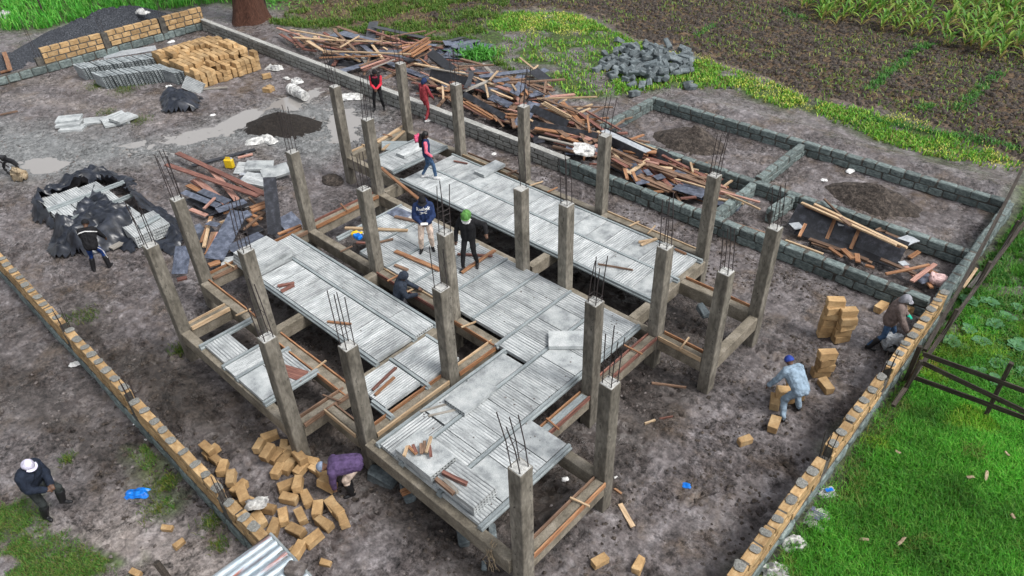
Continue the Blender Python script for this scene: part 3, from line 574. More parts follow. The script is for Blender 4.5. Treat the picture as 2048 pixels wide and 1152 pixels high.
# end bay
for x, l in ((-14.5, 'grey joist at the open end bay beside a corner column'), (-13.45, 'grey joist in the end bay between single block and pair'), (-12.86, 'grey joist between striped and white block of the end bay'), (-11.72, 'thick grey joist at the end bay over dark soil')): joist(x, 4.32, x, 5.72, l)
slab_row(-14.44, 4.42, -13.51, 5.04, 'x', 'single ribbed block by an open hole in the end bay', g1, plain=0)
slab_row(-13.4, 4.34, -12.91, 5.5, 'y', 'narrow striped block strip in the end bay', g1, wid=.5, plain=0)
slab_row(-12.8, 4.34, -11.78, 5.6, 'x', 'pale block of the end bay with rusty scrap on it', g1, plain=.5)
def loose_block(px, py, z, rz, label, L=1.0, W=.58, ribs=True, tilt=(0, 0), group=None):
    p = G(px, py, z); o = ob('hollow_block', hollow(L, W, ribs=ribs), None, None, (p.x, p.y, z), (tilt[0], tilt[1], rz)); tag(o, label, 'hollow block', group); return o
HP = math.pi/2
loose_block(942, 793, DT+.03, HP+.02, 'smooth grey block laid loose across a joist of the front deck', 1.0, .62, False, (0, .02))
loose_block(1140, 683, DT+.03, .72, 'smooth grey block lying askew beside a column on the front deck', 1.0, .55, False)
loose_block(980, 340, DT+.03, HP, 'smooth block overhanging the back edge of the long deck', 1.0, .45, False)
loose_block(822, 303, DT+.03, HP+.05, 'loose ribbed block lying on the small end deck', 1.0, .4)
for k in range(3):
    loose_block(905+k*2, 1010+k*1.5, DT+.02+.098*k, HP*0+.01*k, 'ribbed block in the layered stack on the front deck edge', 1.0, .6, True, (0, 0), 'layered hollow blocks on the front deck edge').location = (-6.78+.01*k, 5.62-.02*k, DT+.012+.098*k)
for k in range(3):
    o = loose_block(850, 920, DT+.02, 0, 'smooth topped block in the stack under the short pole ends', 1.02, .66, False, (0, 0), 'layered hollow blocks under short pole ends'); o.location = (-7.88+.012*k, 5.6-.015*k, DT+.012+.098*k)
for k in range(4):
    o = loose_block(500, 500, DT, 0, 'ribbed block in the stack at the scrap end of the striped deck', 1.06, .58, True, (0, 0), 'stacked blocks at the scrap end of the striped deck'); o.location = (-16.2+.02*k, 7.3+.02*k, BT+.01+.098*k); o.rotation_euler = (0, 0, HP+.02*k)
    o = loose_block(500, 500, DT, 0, 'ribbed block in the stack at the scrap end of the striped deck', 1.06, .58, True, (0, 0), 'stacked blocks at the scrap end of the striped deck'); o.location = (-16.8+.02*k, 7.25+.02*k, BT+.01+.098*k); o.rotation_euler = (0, 0, HP+.015*k)
p = G(868, 815, DT+.03); o = ob('metal_batten', block(.62, .05, .03, .004, .003, 3, M['wood_grey'], 'metal_batten'), None, None, (p.x, p.y, DT+.02), (0, 0, 1.1)); tag(o, 'thin grey strip lying beside the loose smooth block', 'strip')
p = G(884, 825, DT+.03); o = ob('metal_batten', block(.58, .05, .03, .004, .003, 4, M['wood_grey'], 'metal_batten'), None, None, (p.x, p.y, DT+.02), (0, 0, 1.02)); tag(o, 'second thin grey strip pointing at the front deck joist', 'strip')
# ---------------------------------------------------------------- walls of blocks and stones
_un = {}
def unit(kind, m, n=6):
    """unit blocks (1 x 1 x 1, scaled when laid), a few uneven variants"""
    if kind not in _un:
        out = []
        for s in range(n):
            r = random.Random(len(kind)*31+s); bm = bmesh.new()
            bm_box(bm, 1, 1, 1)
            jj = .05 if 'stone' in kind else .09 if kind == 'dab' else .028
            for v in bm.verts: v.co += Vector((r.uniform(-1, 1)*jj, r.uniform(-1, 1)*jj, r.uniform(-1, 1)*jj))
            bmesh.ops.bevel(bm, geom=bm.edges[:], offset=.10 if 'stone' in kind else .2 if kind == 'dab' else .05, segments=1, affect='EDGES')
            for v in bm.verts: v.co += Vector((r.uniform(-1, 1), r.uniform(-1, 1), r.uniform(-1, 1)))*jj*.5
            out.append(bm_mesh(bm, kind, m))
        _un[kind] = out
    return _un[kind]
class Wall:
    """a wall run: an Empty at its start, local +x along the run"""
    def __init__(s, name, x0, y0, x1, y1, th, label, cat='wall', group=None, seed=0):
        d = Vector((x1-x0, y1-y0, 0)); s.L = d.length; s.th = th; s.r = random.Random(seed+3)
        s.e = empty(name, (x0, y0, 0), math.atan2(d.y, d.x)); tag(s.e, label, cat, group)
    def core(s, u0, u1, z0, z1, m, inset=.03, name='mortar_core'):
        bm = bmesh.new(); bm_box(bm, u1-u0, s.th-2*inset, z1-z0, ((u0+u1)/2, 0, (z0+z1)/2)); ob(name, bm_mesh(bm, name, m), None, s.e)
    def course(s, u0, u1, z, h, ln, kind, m, th=None, joint=.022, off=0.0, name='brick', var=.12, skip=()):
        th = th or s.th; u = u0-off*ln; k = 0
        while u < u1-.03:
            l = ln*(1+s.r.uniform(-var, var)); a = max(u, u0); b = min(u+l, u1)
            if u1-b < .1: b = u1
            k += 1
            if b-a > .06 and k not in skip:
                o = ob(name, s.r.choice(unit(kind, m)), None, s.e, loc=((a+b)/2, s.r.uniform(-.012, .012), z+h/2+s.r.uniform(-.006, .006)), rot=(s.r.uniform(-.02, .02), s.r.uniform(-.015, .015), s.r.choice([0, math.pi])+s.r.uniform(-.02, .02)))
                o.scale = (b-a-joint, th*s.r.uniform(.95, 1.05), h-joint)
            u = b if b == u1 else u+l
    def dabs(s, u0, u1, z, step, m, size=.16):
        u = u0+.1
        while u < u1:
            o = ob('mortar_dab', s.r.choice(unit('dab', m)), None, s.e, loc=(u+s.r.uniform(-.05, .05), s.r.uniform(-.02, .02), z+.004), rot=(0, 0, s.r.uniform(-.2, .2))); o.scale = (size*s.r.uniform(.7, 1.5), s.th*s.r.uniform(.85, 1.1), s.r.uniform(.03, .045)); u += step*s.r.uniform(.85, 1.15)
    def bars(s, u, z0, z1, n=4, lean=.06):
        for k in range(n):
            bx, by = ((-.07, -.05), (.07, -.05), (.07, .05), (-.07, .05))[k]; h = z1*s.r.uniform(.9, 1.05); lx, ly = s.r.uniform(-lean, lean), s.r.uniform(-lean, lean)
            ob('rebar', tube([(u+bx, by, z0), (u+bx+lx*.5, by+ly*.4, (z0+h)/2), (u+bx+lx, by+ly, h)], .009, 5, M['rebar'], 'rebar'), None, s.e)
# left block wall
def block_wall(x0, y0, x1, y1, gaps, label, seed, ln=.43, top=1.0, plinth=.34, group=None, ext=0):
    W = Wall('block_wall', x0, y0, x1, y1, .2, label, 'wall', group, seed); ch = (top-plinth)/3
    W.core(0, W.L, -.1, plinth-.02, M['darkmortar'], .0); W.course(0, W.L, -.02, plinth, .62, 'stone', M['stone'], .27, .03, .3, 'stone')
    edges = [0]+sum([[g_-.17, g_+.17] for g_ in gaps], [])+[W.L]
    for a, b in zip(edges[::2], edges[1::2]):
        W.core(a+.01, b-.01, plinth-.03, top-.03, M['darkmortar'], .022)
        for c in range(3): W.course(a, b, plinth+c*ch, ch, ln, 'brick', M['brick'], .2, .036, .5*(c % 2))
        W.dabs(a, b, top, ln, M['mortar'])
    for g_ in gaps:
        W.core(g_-.165, g_+.165, plinth-.03, top-ch*1.35, M['darkmortar'], .02, 'concrete_stub'); W.bars(g_, plinth, top+.55)
    return W
LW = (G(131, 660, .9).x, G(255, 803, .9).x, G(458, 990, .9).x)
block_wall(-24.6, 2.5, -7.35, 2.5, [x+24.6 for x in LW], 'long tan block wall beside the stooping man in purple', 1)
RWy = [G(1880, 690, .9), G(1620, 930, .9)]
RG = [4.8, 10.55-4.0, 14.05-4.0]
block_wall(-2.2, 4.0, -2.2, 17.85, [G(1640, 905, .9).y-4.0, G(1762, 745, .9).y-4.0], 'tan block wall along the bright green lawn', 2)
W = Wall('block_wall', -40.0, 9.7, -40.0, 18.15, .2, 'tan block wall in three panels in front of the dark ballast', 'wall', None, 5)
W.core(-3.2, W.L, -.1, .40, M['darkmortar'], .02); W.course(-3.2, W.L, 0, .4, .6, 'stone', M['stonel'], .27, .04, .2, 'stone')
for a, b in ((.2, 3.05), (3.4, 6.0), (6.4, 8.45)):
    W.core(a, b, .38, 1.13, M['darkmortar'], .02)
    for c in range(3): W.course(a-.06*c if a > .2 else a, b, .40+c*.255, .255, .47, 'brick', M['brick'], .2, .045, .5*(c % 2))
for u in (.02, 3.22, 6.2):
    W.core(u-.15, u+.15, .35, .75 if u < 1 else 1.12, M['darkmortar'], -.02, 'concrete_stub'); W.bars(u, .7, 2.6 if u != .02 else 2.9, 2, .12)
# stone walls
def stone_wall(x0, y0, x1, y1, h, courses, ln, label, seed, kind='stone', m=None, cap=None, th=.25, var=.2):
    W = Wall('stone_wall', x0, y0, x1, y1, th, label, 'wall', None, seed); ch = h/courses
    W.core(0.01, W.L-.01, -.15, h-.03, M['darkmortar'], .03)
    for c in range(courses): W.course(0, W.L, c*ch, ch, ln, kind, m or M['stone'], th, .026, .5*(c % 2), 'stone', var)
    if cap:
        u = cap[0]
        while u < cap[1]:
            l = W.r.uniform(.7, 1.3); o = ob('cement_cap', W.r.choice(unit('dab', M['cap'])), None, W.e, loc=(u+l/2, W.r.uniform(-.01, .01), h+.012)); o.scale = (l+.12, th*W.r.uniform(.9, 1.02), .07); u += l
    return W
BWL = Wall('stone_wall', -39.8, 18.0, -2.45, 17.98, .26, 'long stone boundary wall below the timber heap', 'wall', None, 21)
BWL.core(.01, BWL.L-.01, -.15, .52, M['darkmortar'], .03)
for c in range(3): BWL.course(0, 25.0, c*.183, .183, .45, 'stonepale', M['stonel'], .26, .026, .5*(c % 2), 'stone', .2)
for c in range(2): BWL.course(25.0, BWL.L, c*.275, .275, .52, 'stone', M['stone'], .27, .028, .5*(c % 2), 'stone', .2)
u = 0
while u < 24.5:
    l = BWL.r.uniform(.7, 1.3); o = ob('cement_cap', BWL.r.choice(unit('cap', M['cap'])), None, BWL.e, loc=(u+l/2, BWL.r.uniform(-.01, .01), .562)); o.scale = (l+.06, .26*BWL.r.uniform(.9, 1.02), .06); u += l
stone_wall(-15.35, 24.5, -2.3, 24.62, .5, 2, .52, 'far green grey stone wall of the two open rooms', 22)
stone_wall(-15.3, 20.75, -15.3, 24.35, .5, 2, .5, 'short green grey stone wall at the timber end of the open rooms', 23)
stone_wall(-14.9, 20.75, -2.35, 21.0, .5, 2, .52, 'green grey stone wall between open rooms and timber strip', 24)
stone_wall(-8.9, 21.12, -8.9, 24.34, .5, 2, .5, 'stone partition between the two rooms with soil heaps', 25)
stone_wall(-8.8, 18.15, -8.85, 20.72, .5, 2, .5, 'stone partition crossed by long thin poles', 26)
stone_wall(-7.65, 19.5, -7.55, 20.78, .5, 2, .45, 'short stone stub wall beside the dark form boards', 27)
stone_wall(-2.3, 18.2, -2.3, 24.5, .55, 2, .5, 'green grey stone wall against the wire fence', 28)

# ---------------------------------------------------------------- loose tan blocks
bmeshes = [block(.40, .205, .19, .013, .013, 40+s, M['brick'], 'soil_block') for s in range(5)]
def brick(x, y, z, rz, label, group, rx=0.0, ry=0.0, s=1.0):
    o = ob('soil_block', R.choice(bmeshes), None, None, (x, y, z), (rx, ry, rz)); o.scale = (s, s, s); tag(o, label, 'block', group); return o
# tan pile
gl, gg = 'tan block in the big stepped stack beside upright grey blocks', 'tan blocks in the big stepped stack'
pa, pb, pc = Vector((-32.6, 13.9, 0)), Vector((-38.4, 14.3, 0)), Vector((-33.2, 17.3, 0))
# footprint: x from -37.2 to -32.2, y 14.0 to 17.0; rows stepped up to four high
for iy in range(13):
    for ix in range(9):
        x = -36.0+ix*.455+.05*(iy % 3); y = 13.6+iy*.25
        edge = min(ix, 8-ix, iy, (12-iy)); hgt = 4 if edge >= 1 else 4
        if ix > 6: hgt -= 1 if R.random() < .6 else 0
        hgt += int(round((float(fbm(np.array([x]), np.array([y]), 1.3, 2, 90)[0])-.5)*5)) if edge >= 1 else R.choice([0, 0, 0, -1])
        for k in range(max(hgt, 1)):
            ex = ix in (0, 8) or iy in (0, 12)
            if not ex and k < hgt-1: continue    # inside of the stack: nothing of it shows
            brick(x+R.uniform(-.02, .02), y+R.uniform(-.02, .02), .1+.212*k+.005, R.uniform(-.05, .05), gl, gg, R.uniform(-.03, .03), R.uniform(-.03, .03), 1.12)
for px, py, rz in ((535, 180, .4), (533, 152, 1.2), (541, 176, 0)): p = G(px, py, .1); brick(p.x, p.y, .1, rz, 'tan block lying by itself beside the big stepped stack', 'stray tan blocks by the big stack')
# scattered blocks by the stooping man (pixel centre, turn in degrees, stands on end)
sl, sg = 'tan block in the scattered heap by the stooping man', 'scattered tan blocks by the stooping man'
SB = [(540, 875, 30, .1), (520, 893, 80, .1), (536, 905, 70, .3), (553, 912, 65, .1), (572, 918, 60, .1), (556, 942, 80, .1), (578, 932, 70, .1), (600, 915, 130, .28), (604, 938, 60, .1), (622, 925, 160, .1), (635, 940, 145, .1), (648, 955, 130, .1), (590, 895, 40, .1), (568, 895, 100, .1), (575, 972, 30, .1), (596, 968, 95, .25), (578, 998, 165, .1), (613, 997, 120, .1), (533, 1016, 165, .1), (566, 1034, 110, .1), (602, 1033, 120, .1), (635, 1018, 95, .1), (665, 1012, 125, .1), (673, 1022, 130, .1), (648, 1046, 145, .1), (686, 1040, 115, .1), (592, 1062, 150, .1), (627, 1078, 45, .1), (548, 1056, 85, .1), (597, 1100, 70, .1), (519, 1040, 130, .1), (497, 1003, 150, .1), (478, 975, 60, .1), (462, 955, 100, .25), (445, 935, 95, .1), (430, 918, 140, .1), (424, 905, 50, .1), (415, 898, 140, .28), (486, 990, 120, .28), (480, 1010, 30, .1)]
for k, (px, py, deg, z) in enumerate(SB):
    p = G(px, py, z); brick(p.x, p.y, z+hz(p.x, p.y)+.005, math.radians(deg+44), sl, sg, R.uniform(-.12, .12), R.uniform(-.12, .12), R.uniform(.86, .96))
for px, py, deg, l in ((590, 1103, 0, 'broken tan lump by the tin roof sheet'), (335, 1056, 40, 'broken tan lump on bare ground by the blue plastic'), (358, 1088, 100, 'small broken tan lump by the slanting dark post'), (272, 1146, 20, 'tan block piece at the green grass patch'), (651, 1126, 30, 'flat broken tan piece in the mud near the tin sheet')):
    p = G(px, py, .06); brick(p.x, p.y, .06, math.radians(deg), l, None, .2, .1, .55)
# stacks by the right wall
def stack(px, py, n, cols, label, group, rz=.5):
    p = G(px, py, 0)
    for c, (dx, dy, nn) in enumerate(cols):
        for k in range(nn): brick(p.x+dx+R.uniform(-.045, .045), p.y+dy+R.uniform(-.045, .045), .1+.2*k, rz+R.uniform(-.25, .25), label, group, 0, 0, 1.05)
stack(1662, 678, 0, ((-.17, .02, 6), (.2, .10, 5)), 'tan block in the tall double stack beside the man in brown', 'tan blocks in the tall double stack', .75)
stack(1642, 752, 0, ((0, 0, 4),), 'tan block in the rounded stack beside the man in overalls', 'tan blocks in the stack by the man in overalls', .9)
stack(1580, 800, 0, ((0, .12, 3), (-.05, -.12, 2)), 'tan block in the low stack the man in overalls reaches for', 'tan blocks under the hands of the man in overalls', .9)
for px, py, deg, l in ((1549, 803, 70, 'tan block on the mud beside the low stack and overalls'), (1548, 848, 60, 'tan block at the feet of the man in overalls'), (1490, 881, 20, 'lone tan block out on the open mud'), (1651, 771, 100, 'small tan block below the rounded stack'), (1820, 612, 95, 'tan block by the wall corner behind the man in brown'), (1762, 614, 40, 'tan block end behind the man in brown'), (1806, 622, 30, 'tan block propped near the stone wall corner'), (1200, 1122, 30, 'broken tan half block near two others in mud'), (1277, 1130, 60, 'tan half block with dark spot in mud')):
    p = G(px, py, .1); brick(p.x, p.y, .1, math.radians(deg+44), l, None, 0, 0, .8 if py > 860 else 1.0)

# ---------------------------------------------------------------- grey stone heap
smesh = [block(.42+.1*(s % 3), .24, .22, .03, .025, 70+s, M['bluestone'], 'cut_stone') for s in range(6)]
pts = []
RS = random.Random(5)
for k in range(190):
    px = RS.gauss(1290, 50); py = RS.gauss(133, 18)
    if not 1192 < px < 1388: continue
    lvl = RS.random()*max(0, 1-abs(px-1300)/105)*max(0, 1-abs(py-128)/42); z = .12+.7*lvl
    p = G(px, py, .0)
    o = ob('cut_stone', RS.choice(smesh), None, None, (p.x, p.y, z), (RS.uniform(-.6, .6), RS.uniform(-.6, .6), RS.uniform(0, 6.3))); tag(o, 'blue grey cut stone in the heap on the weedy bank', 'stone', 'blue grey cut stones in the heap')
for px, py, deg, l, s in ((766, 955, 60, 'single green grey stone beside the outer beam', 1.25), (815, 985, 20, 'green grey stone wedged under the outer beam with timber', .9), (925, 1073, 10, 'small grey stone at the beam foot near the tall corner column', .8), (1406, 622, 10, 'grey block sitting on the open bay beam', .8), (968, 1132, 0, 'small green grey pebble stone by the dry vine', .35), (985, 1065, 0, 'dark stone half buried under the beam', .6)):
    p = G(px, py, .1); z = .1 if py != 622 else .75; p = G(px, py, z); o = ob('cut_stone', smesh[1], None, None, (p.x, p.y, z), (.05, .1, math.radians(deg-44))); o.scale = (s, s, s); tag(o, l, 'stone')

# ---------------------------------------------------------------- hollow blocks in the yard
hs_l, hs_g = 'ribbed hollow block standing upright in the grey double row', 'upright hollow blocks in the grey double row'
ST = hollow(.98, .62, .095, True, 7, 'blockdark')
def upright_row(p0, p1, n, rz, label, group):
    for i in range(n):
        u = i/(n-1); x = p0[0]+(p1[0]-p0[0])*u; y = p0[1]+(p1[1]-p0[1])*u
        o = ob('hollow_block', ST, None, None, (x+R.uniform(-.015, .015), y+R.uniform(-.02, .02), .31), (HP+R.uniform(-.05, .02), 0, rz+R.uniform(-.02, .02)))
        o.rotation_euler = (Euler((0, 0, rz+R.uniform(-.03, .03))).to_matrix() @ Euler((0, HP*0, 0)).to_matrix() @ Matrix.Rotation(HP+.12+R.uniform(-.03, .03), 3, 'X')).to_euler(); tag(o, label, 'hollow block', group)
upright_row((-37.75, 10.7), (-36.1, 14.1), 26, .05, hs_l, hs_g)
upright_row((-35.95, 10.85), (-34.5, 13.3), 20, .05, hs_l, hs_g)
upright_row((-33.8, 13.15), (-33.6, 13.45), 3, .12, 'upright block in the short row between grey rows and tan stack', 'short row of upright blocks by the tan stack')
for (px, py, rz, z, tl, l, rb) in ((139, 240, .95, .18, (.05, 0), 'smooth grey block on top of two others in the yard', False), (140, 249, .9, .09, (0, 0), 'ribbed grey block under the smooth one in the yard', True), (147, 258, .8, 0, (0, 0), 'lowest ribbed block of the small yard stack', True), (194, 244, 1.15, 0, (.05, .1), 'single ribbed block between two small yard stacks', True), (233, 247, 1.35, .02, (0, .05), 'ribbed block under the tilted ones in the yard', True), (248, 238, 1.9, .14, (.12, .1), 'tilted ribbed block on top in the yard', True), (228, 237, 1.5, .1, (0, -.1), 'ribbed block half hidden below the tilted one in the yard', True),
        (388, 172, .4, .2, (.9, .3), 'grey block leaning against the tan stack end', True), (520, 334, .9, .16, (.1, .1), 'white topped hollow block lying on the yard scrap', False), (498, 340, .6, .03, (.3, 0), 'hollow block tipped to show its holes by the yellow can', True), (552, 346, 1.2, .2, (.25, -.1), 'smooth grey block leaning over the black board', False), (512, 362, .5, .1, (.15, .1), 'ribbed block tucked beside the standing black board', True), (478, 528, 1.0, .3, (.1, 0), 'ribbed block lying behind the tie caged column', True)):
    loose_block(px, py, z, rz, l, .95, .58, rb, tl)
p = G(420, 178, .04); tag(ob('timber_board', block(1.5, .16, .05, .006, .004, 6, M['wood_grey'], 'timber_board'), None, None, (p.x, p.y, .05), (0, 0, .9)), 'grey board beside the big tan stack', 'board')
for px, py, l in ((235, 108, 'pale sheet behind the upright grey blocks'), (285, 100, 'second pale sheet behind the upright grey blocks')): p = G(px, py, .05); tag(ob('sheet_board', block(1.3, .6, .03, .006, .004, 7, M['plygrey'], 'sheet_board'), None, None, (p.x, p.y, .05), (.1, 0, 1.2)), l, 'sheet')
# blocks under the black sheeting: two half covered stacks
for k in range(5):
    for j in range(3):
        for q in range(3):
            if k < 4 and not (j in (0, 2) or q in (0, 2)): continue
            o = ob('hollow_block', hollow(1.12, .6), None, None, (-25.6+q*1.14+j*.12+R.uniform(-.02, .02), 4.95+j*.62+R.uniform(-.02, .02), .03+.097*k), (0, 0, R.uniform(-.02, .02))); tag(o, 'pale ribbed block in the stack half wrapped in black sheeting', 'hollow block', 'blocks wrapped in black sheeting')
for k in range(4):
    for j in range(2): o = ob('hollow_block', hollow(1.15, .55), None, None, (-22.05, 6.05+.56*j, .05+.097*k), (0, 0, -.03)); tag(o, 'pale ribbed block in the small stack at the sheeting end', 'hollow block', 'small stack at the sheeting end')
for a, b, l in (((95, 421), (248, 364), 'pale joist laid over the sheeted blocks by the hooded back'), ((122, 447), (268, 389), 'second pale joist laid across the sheeted blocks'), ((277, 452), (318, 430), 'short pale joist across the small sheeted stack')):
    p, q = G(*a, .55), G(*b, .55); joist(p.x, p.y, q.x, q.y, l, .50 if l[0] != 's' or 'second' in l else .47)
# ---------------------------------------------------------------- timber and boards
def crop(cx, cy, s): return lambda x, y: (cx+x/s, cy+y/s)
T1, T2, T3, T4 = crop(540, 40, 6.4), crop(512, 0, 4), crop(860, 100, 5.237), crop(1200, 250, 6.4)
T5, T6, TD = crop(1536, 288, 4), crop(1024, 288, 4), crop(330, 290, 4.115)
COLS = {'t': 'wood_tan', 'o': 'wood_orange', 'r': 'wood_red', 'p': 'wood_pink', 'b': 'wood_brown', 'g': 'wood_grey', 'k': 'ply', 'u': 'plyblue', 'w': 'plygrey'}
WORD = {'t': 'pale tan timber', 'o': 'orange wet timber', 'r': 'red brown timber', 'p': 'pinkish timber', 'b': 'dark brown timber', 'g': 'weathered grey timber', 'k': 'black film faced board', 'u': 'blue grey wet board', 'w': 'light grey sheet'}
PLACE = {'T1': 'in the plank heap along the pale stone wall', 'T3': 'in the tangled heap below the weedy bank', 'T4': 'in the pile between the stone walls', 'T5': 'in the stone strip beside the wire fence', 'TD': 'in the scrap heap beside the sheeted blocks', 'deck': 'lying on the block deck'}
RB = random.Random(77); _k = [0]
def plank(cf, where, x0, y0, x1, y1, col, w_=.11, z0=.3, z1=None, t=.045, tilt=0.0, label=None):
    z1 = z0 if z1 is None else z1; a, b = G(*cf(x0, y0), z0), G(*cf(x1, y1), z1); d = b-a; L = d.length
    if L < .12: return
    _k[0] += 1; sheet = col in 'kuw'; t = .02 if sheet else t
    me, s = board(L, w_, t, M[COLS[col]], _k[0], 'plank', 0 if sheet else .006)
    d.normalize(); side = Vector((0, 0, 1)).cross(d).normalized(); up = d.cross(side)
    if tilt: q = Matrix.Rotation(tilt, 3, d); side = q @ side; up = q @ up
    o = ob('sheet_board' if sheet else 'timber_plank', me, None); c = (a+b)/2
    o.matrix_world = Matrix(((d.x*s, side.x, up.x, c.x), (d.y*s, side.y, up.y, c.y), (d.z*s, side.z, up.z, c.z), (0, 0, 0, 1)))
    l = label or (WORD[col]+(' piece ' if sheet else (' plank ' if L > 1.6 else ' offcut '))+PLACE[where]); tag(o, l, 'board' if sheet else 'plank', None if label else l)
    return o
L1 = [(90, 100, 370, 190, 'p', .15, .5), (260, 125, 860, 240, 't', .13, .62), (300, 225, 960, 265, 't', .16, .55), (960, 265, 1420, 275, 't', .14, .5), (350, 170, 700, 410, 't', .16, .45), (690, 400, 1800, 440, 't', .14, .75), (470, 270, 690, 400, 't', .14, .55), (130, 180, 330, 300, 'r', .2, .3), (250, 180, 420, 350, 'r', .2, .35), (850, 160, 1110, 400, 'b', .16, .55), (895, 350, 1140, 205, 't', .08, .6), (660, 285, 1020, 350, 'b', .16, .4), (1040, 300, 1980, 290, 'p', .12, .35), (1400, 210, 1650, 240, 't', .09, .3), (1400, 230, 1650, 275, 'o', .09, .28), (1380, 250, 1540, 290, 't', .09, .26), (420, 370, 590, 400, 'r', .2, .25), (310, 320, 520, 315, 'b', .12, .3), (960, 440, 1150, 530, 't', .13, .3), (1060, 440, 1160, 500, 'b', .14, .33), (840, 500, 980, 465, 'k', .35, .2), (1170, 460, 1230, 550, 'g', .2, .3), (1150, 590, 1450, 480, 'b', .12, .4), (1160, 620, 1520, 490, 'p', .12, .45), (1190, 650, 1600, 490, 'r', .16, .5), (1300, 620, 1600, 500, 'g', .1, .5), (1800, 440, 2048, 280, 'o', .16, .65), (1810, 470, 2048, 330, 'o', .2, .55), (1850, 300, 2048, 225, 'b', .12, .4), (340, 190, 860, 330, 'p', .14, .3), (500, 330, 900, 370, 'b', .14, .25), (1350, 400, 1680, 400, 'u', .5, .3), (1650, 340, 1790, 310, 'o', .14, .35), (1450, 350, 1500, 380, 't', .1, .35), (1130, 410, 1260, 420, 'p', .16, .3), (640, 330, 1000, 400, 'r', .16, .28), (920, 240, 1500, 330, 'b', .12, .2), (1690, 360, 2040, 300, 'p', .18, .3), (900, 380, 1080, 380, 'k', .3, .15)]
for q in L1: plank(T1, 'T1', *q[:5], q[5]*.85, q[6])
L3 = [(-330, 40, -30, -130, 'o', .16, .75), (-280, 60, -20, -110, 'o', .14, .65), (-240, 70, 0, -90, 'r', .2, .55), (-60, -150, 60, -200, 'b', .1, .35), (0, 190, 440, 265, 'g', .12, .85), (-60, 200, 10, 200, 'k', .4, .5), (0, 250, 390, 340, 'k', .55, .6, 1.0), (0, 20, 240, 210, 'k', .5, .7, .5), (0, 290, 190, 370, 't', .14, .6), (350, 460, 780, 700, 'k', .3, .75, .7), (345, 545, 650, 720, 'o', .13, .65), (345, 575, 630, 725, 'p', .14, .58), (380, 540, 660, 700, 'o', .12, .7), (360, 430, 620, 320, 'g', .2, .7), (620, 320, 710, 220, 't', .11, .8), (550, 140, 650, 250, 'g', .22, .25), (580, 360, 610, 500, 't', .1, .8), (640, 420, 860, 510, 't', .12, .7), (630, 490, 840, 580, 'u', .42, .65, .3), (880, 460, 970, 350, 'u', .5, .7, .3), (940, 80, 1090, 200, 't', .13, .3), (1090, 200, 1130, 160, 't', .1, .3), (1080, 210, 1240, 330, 'k', .6, .35, .25), (1160, 200, 1220, 230, 'u', .5, .3, .1), (820, 250, 1090, 290, 'b', .14, .15), (840, 310, 900, 230, 't', .1, .25), (900, 240, 1040, 210, 'u', .4, .22), (1210, 340, 1280, 400, 't', .12, .2), (990, 340, 1230, 470, 'b', .1, .6), (1120, 510, 1750, 490, 't', .1, .6), (1360, 560, 1430, 515, 't', .1, .4), (1180, 510, 1550, 650, 'b', .15, .7), (1180, 560, 1460, 710, 't', .22, .68), (1200, 545, 1480, 700, 't', .1, .78), (1540, 620, 1700, 570, 't', .12, .4), (1540, 670, 1680, 610, 't', .12, .4), (1070, 610, 1440, 780, 'k', .4, .68, .8), (1070, 770, 1750, 900, 'k', .3, .6, .9), (1540, 740, 1870, 710, 'o', .13, .5), (1650, 690, 1670, 860, 'o', .1, .8), (1470, 710, 1700, 860, 'b', .12, .68), (1140, 910, 1520, 1000, 'g', .15, .62), (1200, 870, 1540, 960, 'r', .14, .52), (1370, 900, 1540, 960, 'o', .2, .56), (1080, 840, 1400, 880, 'b', .16, .4), (1300, 860, 1500, 890, 'p', .13, .5), (780, 670, 920, 680, 'o', .14, .55), (790, 705, 920, 710, 'o', .12, .5), (850, 790, 930, 800, 'o', .14, .45), (520, 540, 760, 560, 'b', .16, .55), (600, 560, 900, 650, 'b', .2, .5), (1280, 1010, 1740, 1120, 'b', .2, .35), (1300, 960, 1700, 1080, 'r', .18, .3), (660, 330, 830, 300, 'u', .4, .7), (700, 380, 850, 430, 'p', .25, .65), (780, 360, 880, 390, 'u', .35, .68), (860, 360, 900, 420, 't', .1, .8), (850, 420, 1000, 480, 'o', .2, .5), (1040, 480, 1180, 450, 'u', .4, .5), (1100, 430, 1230, 490, 'u', .4, .45), (1140, 410, 1240, 430, 'p', .12, .4), (100, 420, 200, 430, 'o', .12, .55), (90, 480, 200, 500, 'o', .14, .5), (130, 380, 140, 510, 't', .1, .7), (1720, 1000, 1760, 1010, 'p', .3, .5), (440, 215, 400, 380, 'k', .25, .9), (370, 400, 420, 290, 'k', .2, .9), (980, 390, 1030, 470, 'o', .1, .6), (560, 440, 900, 520, 'b', .14, .4), (450, 480, 700, 600, 'b', .2, .35), (850, 560, 1120, 640, 'b', .2, .35), (1140, 760, 1440, 830, 'b', .22, .3), (1580, 900, 1680, 940, 'p', .3, .55), (1690, 900, 1740, 960, 'b', .2, .5), (460, 380, 900, 520, 'k', .5, .25), (-250, 30, -130, 90, 'b', .3, .3), (700, 560, 950, 690, 'k', .5, .25), (1000, 690, 1300, 830, 'k', .5, .25)]
for q in L3: plank(T3, 'T3' if q[0] < 1000 else 'T4', *q[:5], q[5]*.8, q[6], tilt=q[7] if len(q) > 7 else 0)
